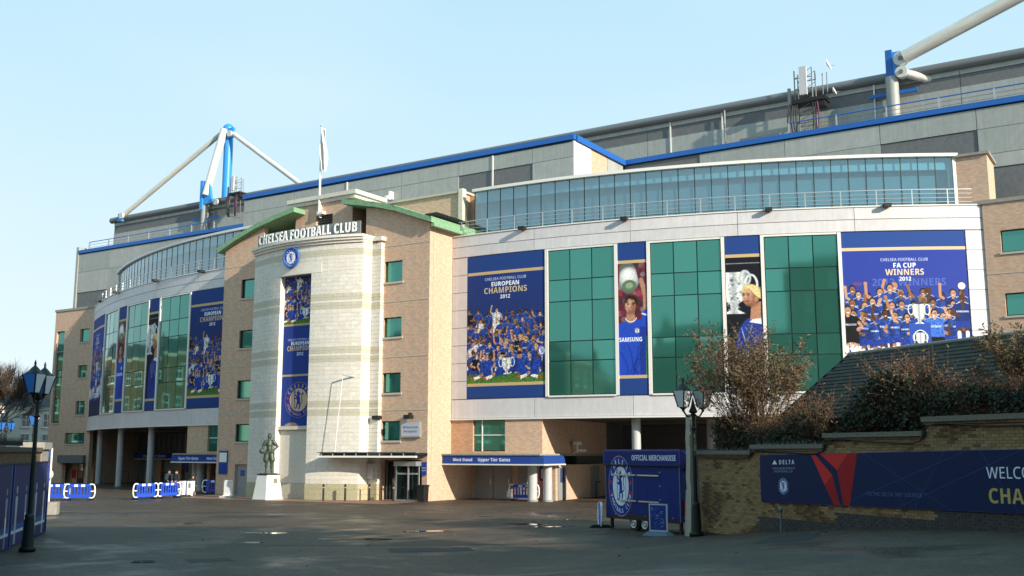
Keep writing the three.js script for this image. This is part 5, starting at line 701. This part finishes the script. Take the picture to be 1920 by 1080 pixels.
// ---------- brick street wall on the right, brick by brick ----------
{
  const t = thing('street_wall', 'yellow brick street wall with stepped stone coping and dark plinth, beside the trailer', 'wall', ...WT, 0, wallTurn);
  const steps = [[.22, 3.4, 2.92], [3.4, 6.9, 3.1], [6.9, 10.7, 3.4], [10.7, 20, 3.75]], top = (x) => steps.find((s) => x < s[1])?.[2] ?? 3.75, low = (x) => groundY(...ww(x, 0));
  for (const [x0, x1, y] of steps) { mesh('wall_core', bx(x0, x1 - .01, -.5, y - .02, -.34, -.012), paint(0x77694f, .95), t); mesh('coping_stone', bx(x0 - .08, x1 - .09, y, y + .13, -.45, .09), std({ map: mottle([118, 112, 98], .35, .9, 5), roughness: .95 }), t); mesh('coping_stone', bx(x0 - .04, x1 - .09, y - .07, y - .005, -.4, .04), M.brickHouse, t); }
  const tones = [[150, 122, 84], [136, 108, 74], [158, 132, 94], [106, 80, 54], [132, 98, 62], [86, 66, 48]].map((c) => std({ map: mottle(c, .3, .5, 5), roughness: .95 })), dark = [paint(0x2b2d33, .6), paint(0x35363c, .6)], geo = new THREE.BoxGeometry(.213, .063, .1);
  const list = []; for (let j = 0; j < 62; j++) { const y = -.1 + j * .075; for (let i = 0; i < 90; i++) { const x = i * .225 + (j % 2) * .1125; if (x > 19.8 || x < .32) continue; const g = low(x); if (y < g - .1 || y + .04 > top(x) - .08) continue; const st = x < 3.6 ? .3 : x < 7.1 ? .95 : x < 10.9 ? 1.25 : 1.62; list.push([x, y, y < st + .02]); } }
  const bucket = {}; const seen = list.filter(([x]) => x > 6 && x < 13.6).sort((p, q) => q[0] - p[0]); const own = new Set(seen.filter(([x, y, d]) => d || y > 3.0 || y < 1.6).slice(0, 290).map((p) => p[0].toFixed(3) + p[1].toFixed(3)));
  list.forEach(([x, y, d], i) => { const stain = noise.noise(x * .55, y * 1.1, 4) > .22, k = d ? i % 2 : stain ? 3 + (i * 7 % 3) : Math.floor(rnd() * rnd() * 5), m = d ? dark[k] : tones[k], z = -.05 + rr(-.004, .004); if (own.has(x.toFixed(3) + y.toFixed(3))) { const b = mesh('brick', geo, m, t); b.position.set(x, y + .032, z); } else (bucket[(d ? 'd' : 't') + k] ??= []).push(geo.clone().translate(x, y + .032, z)); });
  for (const k in bucket) { const m = mesh('bricks', merge(bucket[k]), k[0] === 'd' ? dark[+k[1]] : tones[+k[1]], t); m.userData.kind = 'stuff'; }
  mesh('spike_strip', merge(Array.from({ length: 130 }, (_, i) => { const x = .3 + i * .05; return new THREE.ConeGeometry(.012, .16, 3).rotateZ(rr(-.7, .7)).rotateX(rr(-.5, .5)).translate(x, top(x) + .2, -.1 + rr(-.06, .06)); })), M.pipe, t);
  mesh('cable', tube([[0, 2.86, .08], [1.6, 2.8, .08], [3.3, 2.86, .08], [3.45, 3.02, .08], [5, 2.99, .08], [6.8, 3.02, .08], [7, 3.3, .08], [9, 3.26, .08], [10.6, 3.3, .08], [10.8, 3.62, .08], [13, 3.6, .08], [19, 3.63, .08]], .022, 90, 5), M.black, t);
  const pier = thing('gate_pier', 'weathered grey rendered pier at the wall end beside the lamp post', 'pier', ...ww(-.25, -.05), 0, wallTurn); mesh('shaft', slab((u, v, d) => [u * (1 - .05 * v) + .03 * Math.sin(v * 5), v, d * (1 - .05 * v)], -.15, .15, 0, 4.3, -.17, .17, 2, 10), std({ map: mottle([172, 166, 150], .25, .9, 5), roughness: .95 }), pier); mesh('guard_stone', slab((u, v, d) => [u * (1 - .3 * v) - .2, v, d * (1 - .2 * v)], -.16, .16, 0, 1.7, -.14, .14, 2, 4), std({ map: mottle([158, 152, 138], .25, .9, 5), roughness: .95 }), pier);
  const o = thing('stand_pipe', 'small grey standpipe on the pavement against the brick wall', 'pipe', ...ww(5.0, .25), groundY(...ww(5, .25)), wallTurn); mesh('pipe', rod([0, 0, 0], [0, .62, 0], .035), M.pipe, o); mesh('tap_head', new THREE.SphereGeometry(.07, 10, 8).translate(0, .64, 0), M.pipe, o);
  // airline welcome sign
  const sg = thing('wall_sign', 'long navy airline welcome sign with red shapes on the brick wall', 'sign', ...ww(3.8, .02), 0, wallTurn), L = 16, tx = ctex(2048, 190, (g, w, h) => {
    g.fillStyle = '#15264c'; g.fillRect(0, 0, w, h); const m = w / L; g.strokeStyle = 'rgba(70,100,170,.5)'; g.lineWidth = 2; for (const [a, b, c, d] of [[4.6, 0, 7.6, h], [7.5, 0, 6.4, h], [3.6, h, 8.2, 0], [8.6, 0, 9.6, h], [5.8, h, 9.8, 0]]) { g.beginPath(); g.moveTo(a * m, b); g.lineTo(c * m, d); g.stroke(); }
    g.fillStyle = '#e9ecf3'; g.beginPath(); g.moveTo(.62 * m, 38); g.lineTo(.74 * m, 20); g.lineTo(.86 * m, 38); g.fill(); g.font = `bold 23px ${FONT}`; g.textAlign = 'left'; g.fillText('D E L T A', .95 * m, 38); g.font = `10px ${FONT}`; g.fillStyle = '#aab4d0'; g.fillText('OFFICIAL AIRLINE PARTNER OF', .62 * m, 58, 1.2 * m); g.fillText('CHELSEA FOOTBALL CLUB', .68 * m, 70, 1.1 * m); crest(g, 1.12 * m, 125, 34, .95);
    const tri = (c, ...p) => { g.fillStyle = c; g.beginPath(); g.moveTo(p[0] * m, p[1] * h); for (let i = 2; i < p.length; i += 2) g.lineTo(p[i] * m, p[i + 1] * h); g.fill(); };
    tri('#d3342f', 2.45, 0, 3.0, .62, 3.35, .42, 2.62, 0); tri('#a51f24', 3.0, .62, 3.35, .42, 3.6, 1, 3.35, 1); tri('#d3342f', 2.85, 0, 4.05, 0, 3.55, .32); tri('#a51f24', 4.05, 0, 4.4, 0, 4.0, 1, 3.75, 1, 3.55, .32);
    g.fillStyle = '#5d6c98'; g.font = `20px ${FONT}`; g.fillText('‹ TO THE DELTA 360° LOUNGE', 4.6 * m, h * .8, 2.4 * m); g.fillStyle = '#eef0f5'; g.font = `50px ${FONT}`; g.fillText('WELCOME TO THE HOME OF', 8.75 * m, h * .46, 6.5 * m); g.fillStyle = '#c6a865'; g.font = `bold 64px ${FONT}`; g.fillText('CHAMPIONS', 8.75 * m, h * .86); });
  const lean = .016; mesh('sign_board', slab((u, v, d) => [u, v + 1.47 + u * lean, d], 0, L, 0, 1.44, 0, .04), M.blueSign, sg); mesh('sign_print', slab((u, v, d) => [u, v + 1.48 + u * lean, d], .01, L - .01, 0, 1.42, .04, .045, 1, 1, true), print(tx, .35), sg);
}
// ---------- slate roofed house behind the street wall ----------
{
  const t = thing('slate_house', 'brick house with a dark mossy slate roof behind the street wall', 'house', ...ww(2, -2.2), 0, wallTurn), E = 4.15, Rg = 6.3, D = 3.0, L = 24, sl = Math.hypot(D, Rg - E), an = Math.atan2(Rg - E, D);
  mesh('wall', bx(.25, L, 0, E, -D * 2 + .3, -.3), M.brickHouse, t); const gb = new THREE.Shape(); gb.moveTo(-.3, E); gb.lineTo(-D * 2 + .3, E); gb.lineTo(-D, Rg - .12); gb.closePath(); mesh('gable', new THREE.ExtrudeGeometry(gb, { depth: .3, bevelEnabled: false }).rotateY(-Math.PI / 2).translate(.55, 0, 0), M.brickHouse, t);
  const F = (u, v, d) => [u, E - .1 + v * Math.sin(an) + d * Math.cos(an), .25 - v * Math.cos(an) + d * Math.sin(an)], Gf = (u, v, d) => [u, E - .1 + v * Math.sin(an) + d * Math.cos(an), -2 * D - .25 + v * Math.cos(an) - d * Math.sin(an)];
  mesh('roof_deck', slab(F, 0, L, 0, sl + .3, -.12, -.02), M.black, t); mesh('roof_deck', slab(Gf, 0, L, 0, sl + .3, -.12, -.02), M.black, t); mesh('ridge', rod([0, Rg + .1, -D], [L, Rg + .1, -D], .07, .07, 8), paint(0x8a8880, .8), t); mesh('gutter', rod([0, E - .14, .36], [L, E - .14, .36], .07, .07, 8), M.black, t); mesh('verge_board', slab(F, -.06, -.01, 0, sl + .3, -.2, .02), M.black, t);
  const sm = [[28, 33, 28], [25, 29, 27], [33, 38, 29], [38, 46, 24]].map((c) => std({ map: mottle(c, .4, .4, 5), roughness: .85 })); const rest = [[], [], [], []]; let n = 0;
  for (let j = 0; j < 18; j++) for (let i = 0; i < 74; i++) { const u = i * .32 + (j % 2) * .16, v = j * .225; if (u > L - .4 || v > sl + .1) continue; const k = rnd() < .16 ? 3 : n % 3, g = slab((a, b, d) => F(a, b, d + .03 - (b - v) * .07), u + .006, u + .314, v, v + .3, 0, .012); if (u < 6.2 && n < 296) { mesh('slate', g, sm[k], t); n++; } else { rest[k].push(g); n += u < 6.2 ? 1 : 0; if (u >= 6.2) n = n; } }
  rest.forEach((r, k) => { if (r.length) { const m = mesh('slates', merge(r), sm[k], t); m.userData.kind = 'stuff'; } });
}

// ---------- plants ----------
function geoFrom(pos, col) { const g = new THREE.BufferGeometry(); g.setAttribute('position', new THREE.Float32BufferAttribute(pos, 3)); g.setAttribute('uv', new THREE.Float32BufferAttribute(new Float32Array(pos.length / 3 * 2), 2)); if (col) g.setAttribute('color', new THREE.Float32BufferAttribute(col, 3)); g.computeVertexNormals(); return g; }
function prism(pos, a, b, r0, r1) { const d = b.clone().sub(a).normalize(), u = V3(.3, .5, .8).cross(d).normalize(), v = d.clone().cross(u), P = (c, r, k) => c.clone().addScaledVector(u, r * Math.cos(k * 2.0944)).addScaledVector(v, r * Math.sin(k * 2.0944)); for (let k = 0; k < 3; k++) { const p = P(a, r0, k), q = P(a, r0, k + 1), s = P(b, r1, k), w = P(b, r1, k + 1); for (const e of [p, q, w, p, w, s]) pos.push(e.x, e.y, e.z); } }
function leaf(pos, col, p, dir, len, wid, c) { const side = V3(rr(-1, 1), rr(-1, 1), rr(-1, 1)).cross(dir).normalize().multiplyScalar(wid), m = p.clone().addScaledVector(dir, len * .45), q = p.clone().addScaledVector(dir, len).add(V3(0, -len * .2, 0)), l = m.clone().add(side), r = m.clone().sub(side); for (const e of [p, l, q, p, q, r]) { pos.push(e.x, e.y, e.z); col.push(...c); } }
const rvec = () => V3(rr(-1, 1), rr(-1, 1), rr(-1, 1)).normalize();
function grow(stems, tips, p, d, len, r, depth, spread, lift) { let a = p.clone(), dir = d.clone(); const n = 3; for (let i = 0; i < n; i++) { const b = a.clone().addScaledVector(dir, len / n); prism(stems, a, b, r * (1 - i / n * .35), r * (1 - (i + 1) / n * .35)); tips.push([b.clone(), dir.clone(), depth]); a = b; dir.addScaledVector(rvec(), .16).add(V3(0, lift, 0)).normalize(); if (depth > 0 && i) { const k = depth > 2 ? 2 : 1 + (rnd() < .5); for (let j = 0; j < k; j++) grow(stems, tips, b, dir.clone().addScaledVector(rvec(), spread).normalize(), len * rr(.5, .72), r * .5, depth - 1, spread, lift); } } if (depth > 0) grow(stems, tips, a, dir, len * .65, r * .6, depth - 1, spread, lift); }
const bark = (hex) => std({ color: hex, roughness: .95 }), leafMat = () => new THREE.MeshPhysicalMaterial({ vertexColors: true, roughness: .75, transmission: .25, thickness: 0, side: THREE.DoubleSide });
const brown = () => { const k = rr(.55, 1.25); return rnd() < .3 ? [.16 * k, .15 * k, .05 * k] : [.17 * k, .10 * k, .05 * k]; };
{ // bare buddleia over the wall
  const [X, Z] = ww(1.9, -1.3), t = thing('buddleia_bush', 'tall bare shrub with dry drooping seed heads over the brick wall', 'shrub', X, Z, 2.0), st = [], tips = [], pos = [], col = [];
  for (let k = 0; k < 20; k++) { const a = rr(0, TP), q = rr(.0, .55); grow(st, tips, V3(Math.cos(a) * q * .5, 0, Math.sin(a) * q * .5), V3(Math.cos(a) * q * .75, 1, Math.sin(a) * q * .75).normalize(), rr(1.75, 2.35), .028, 3, .42, .03); }
  for (const [p, d, dep] of tips) if (dep < 2 && p.y > .8) { const n = dep ? (rnd() < .3) : 2; for (let k = 0; k < n; k++) leaf(pos, col, p.clone().addScaledVector(rvec(), .05), d.clone().addScaledVector(rvec(), .8).add(V3(0, -.2, 0)).normalize(), rr(.1, .2), rr(.015, .03), brown()); }
  mesh('stems', geoFrom(st), bark(0x5b4636), t); mesh('seed_heads', geoFrom(pos, col), leafMat(), t);
}
function thicket(name, label, t0, t1, w0, w1, y0, top, n, ivy, twigs, tone) {        // mixed ivy and bramble spilling over the wall
  const [X, Z] = ww((t0 + t1) / 2, (w0 + w1) / 2), g = thing(name, label, 'hedge', X, Z, y0), P0 = (t, w, y) => { const [a, b] = ww(t, w); return V3(a - X, y - y0, -(b - Z)); }, pos = [], col = [], st = [], pos2 = [], col2 = [];
  for (let i = 0; i < n; i++) { const t = rr(t0, t1), h = top(t) - y0, k = rnd(), y = y0 + h * Math.pow(k, .8) * ivy, w = w0 + (w1 - w0) * rnd() * (1 - .35 * k); if (noise.noise(t * 1.4, y * 1.6, w * 1.2) < -.28) continue; const c = rr(.5, 1.3); leaf(pos, col, P0(t, w, y), rvec().add(V3(0, .2, 0)).normalize(), rr(.06, .12), rr(.03, .055), rnd() < .2 ? [.11 * c, .085 * c, .035 * c] : [.035 * c, .06 * c, .028 * c]); }
  for (let i = 0; i < twigs; i++) { const t = rr(t0, t1), h = top(t) * rr(.85, 1.04) - y0, w = w0 + (w1 - w0) * rr(.1, .9), a = P0(t, w, y0 + h * rr(.2, .75)), d = V3(rr(-.6, .6), 1, rr(-.6, .6)).normalize(); let p = a; const L = h * rr(.12, .34) * (rnd() < .08 ? 1.9 : 1); for (let k = 0; k < 3; k++) { const q = p.clone().addScaledVector(d, L / 2); if (q.y > h + .55) break; prism(st, p, q, .009 - k * .002, .007 - k * .002); if (k) for (let m = 0; m < 2; m++) leaf(pos2, col2, q, d.clone().addScaledVector(rvec(), .9).normalize(), rr(.06, .13), rr(.01, .025), tone()); p = q; d.addScaledVector(rvec(), .5).add(V3(0, -.18, 0)).normalize(); } }
  mesh('ivy_leaves', geoFrom(pos, col), leafMat(), g); mesh('twigs', geoFrom(st), bark(0x5a3f30), g); mesh('dry_leaves', geoFrom(pos2, col2), leafMat(), g);
}
const rust = () => { const k = rr(.6, 1.3); return rnd() < .2 ? [.18 * k, .16 * k, .05 * k] : [.22 * k, .105 * k, .055 * k]; };
thicket('bramble_hedge', 'dark ivy hedge with rust-brown bramble tops above the welcome sign', 6.6, 17, -.5, -2.4, 3.2, (t) => 5.0 + .42 * Math.sin((t - 6) * .75) + .25 * Math.sin(t * 2.3) + (t > 12 ? (t - 12) * .26 : 0) - (t < 7.8 ? (7.8 - t) * 1.1 : 0), 34000, .86, 7000, rust);
thicket('ivy_thicket', 'brown twiggy thicket with ivy at the foot of the tall bare shrub', .4, 5.2, -.4, -2.0, 2.6, (t) => 4.1 + .4 * Math.sin(t * 1.4) + .2 * t * .4, 9000, .75, 3200, brown);
{ const [X, Z] = ww(11.9, -1.9), t = thing('buddleia_bush', 'arching dark seed-head branches over the hedge, before the brick end block', 'shrub', X, Z, 3.9), st = [], tips = [], pos = [], col = []; for (let k = 0; k < 7; k++) grow(st, tips, V3(0, 0, 0), V3(rr(-.5, .6), 1, rr(-.5, .5)).normalize(), rr(.8, 1.15), .022, 3, .5, -.01); for (const [p, d, dep] of tips) if (dep < 1) for (let k = 0; k < 2; k++) leaf(pos, col, p, d.clone().addScaledVector(rvec(), .7).add(V3(0, -.3, 0)).normalize(), rr(.1, .18), rr(.012, .025), brown()); mesh('stems', geoFrom(st), bark(0x4a382c), t); mesh('seed_heads', geoFrom(pos, col), leafMat(), t); }
function tree(label, X, Z, h, s) { const t = thing('bare_tree', label, 'tree', X, Z, 0, 0, 'bare trees beyond the boundary wall'), st = [], tw = [], tips = []; prism(st, V3(0, 0, 0), V3(0, h * .3, 0), .3 * s, .22 * s); for (let k = 0; k < 7; k++) grow(st, tips, V3(0, h * (.22 + k * .02), 0), V3(rr(-.7, .7), 1, rr(-.7, .7)).normalize(), h * .22, .13 * s, 3, .55, .06); const top = h * .93; for (const [p, d, dep] of tips) if (dep < 2) for (let k = 0; k < 3; k++) { const q = p.clone().addScaledVector(d.clone().addScaledVector(rvec(), .6).normalize(), rr(.5, 1.3)); prism(tw, p, q, .016, .006); } mesh('trunk', geoFrom(st), bark(0x4d4238), t); mesh('crown', geoFrom(tw), bark(0x5c4d42), t); }
tree('bare winter tree beside the white houses, the tallest one', -56, 112, 15, 1); tree('bare winter tree behind the twin blue lantern', -66, 128, 14, .9); tree('bare winter tree at the edge of the far houses', -60.5, 140, 13, .8); tree('slim bare tree before the brick end block', -50, 124, 11, .7);
// ---------- houses beyond the left wall and across the road ----------
function house(label, X, Z, turn, w, h, d, wallMat, roofMat, bays, floors) {
  const t = thing('terraced_house', label, 'house', X, Z, 0, turn, 'terraced houses across the road'); mesh('wall', bx(-w / 2, w / 2, 0, h, -d, 0), wallMat, t); mesh('parapet', bx(-w / 2 - .1, w / 2 + .1, h, h + .35, -d - .1, .15), M.sill, t);
  const r = new THREE.Shape(); r.moveTo(-.1, h + .3); r.lineTo(-d / 2, h + 2.4); r.lineTo(-d + .1, h + .3); r.closePath(); const rf = mesh('roof', new THREE.ExtrudeGeometry(r, { depth: w, bevelEnabled: false }).rotateY(-Math.PI / 2).translate(w / 2, 0, 0), roofMat, t); mesh('chimney', merge([bx(-w / 2 + .2, -w / 2 + 1.1, h, h + 3.4, -d / 2 - .9, -d / 2 + .9), ...[0, 1, 2].map((k) => rod([-w / 2 + .65, h + 3.4, -d / 2 - .5 + k * .5], [-w / 2 + .65, h + 3.9, -d / 2 - .5 + k * .5], .13, .11, 8))]), M.brickHouse, rf);
  for (let f = 0; f < floors; f++) for (let b = 0; b < bays; b++) { const x = -w / 2 + (b + .5) * w / bays, y = 1 + f * (h - .6) / floors, win = mesh('window', bx(x - .62, x + .62, y, y + 1.75, 0, .07), M.white, t); for (const [a, c] of [[-.53, -.04], [.04, .53]]) for (const [e, g] of [[.08, .84], [.92, 1.67]]) mesh('pane', bx(x + a, x + c, y + e, y + g, .07, .08), M.darkGlass, win); mesh('sill', bx(x - .72, x + .72, y - .12, y, 0, .16), M.white, win); }
  if (bays > 2) { mesh('door', bx(-w / 2 + .5, -w / 2 + 1.5, 0, 2.2, 0, .06), M.blackIron, t); }
}
const stucco = std({ map: mottle([224, 219, 206], .06, 3, 3), roughness: .85 }), slateM = std({ map: mottle([72, 74, 78], .2, 1, 5), roughness: .9 }), stock = M.brickHouse, roofBrown = std({ map: mottle([96, 70, 54], .25, 1, 5), roughness: .9 });
house('white stuccoed house between bare trees, far beyond the boundary wall', -60.5, 130, 1.05, 9, 8.2, 9, stucco, slateM, 3, 3); house('white stuccoed house with a brown roof beside another, behind the distant lanterns', -67, 148, 1.05, 10, 9.5, 9, stucco, roofBrown, 3, 3);
house('brick terraced house across the road, next to the white stuccoed houses', -63, 104, 1.2, 22, 13.5, 9, stock, slateM, 7, 4); house('brick terraced house across the road, with stuccoed neighbour', -57, 80, 1.25, 22, 13, 9, stock, slateM, 7, 4); house('stuccoed terraced house across the road, paler than its neighbours', -51, 58, 1.3, 22, 13, 9, stucco, slateM, 7, 4); house('brick terraced house across the road, before the hoarding wall', -45, 36, 1.3, 22, 13, 9, stock, slateM, 7, 4); house('brick terraced house across the road, at the road junction', -39, 13, 1.3, 22, 13, 9, stock, slateM, 7, 4); house('stuccoed terraced house across the road, past the junction', -33, -10, 1.3, 22, 13, 9, stucco, slateM, 7, 4);
house('unseen wide brick block added to cut sky light on the near street', -14, -24, 0.1, 40, 17, 14, stock, slateM, 11, 5);  // added out-of-view block, there to dim the sky light on the street wall
// tall mansion block up the road, behind the camera on the right: its shadow covers the near road and the hoarding
house('tallest brick mansion block up the climbing road, seven storeys', 21.5, -4, Math.PI, 33, 25, 14, stock, slateM, 9, 7);
renderer.render(scene, camera);
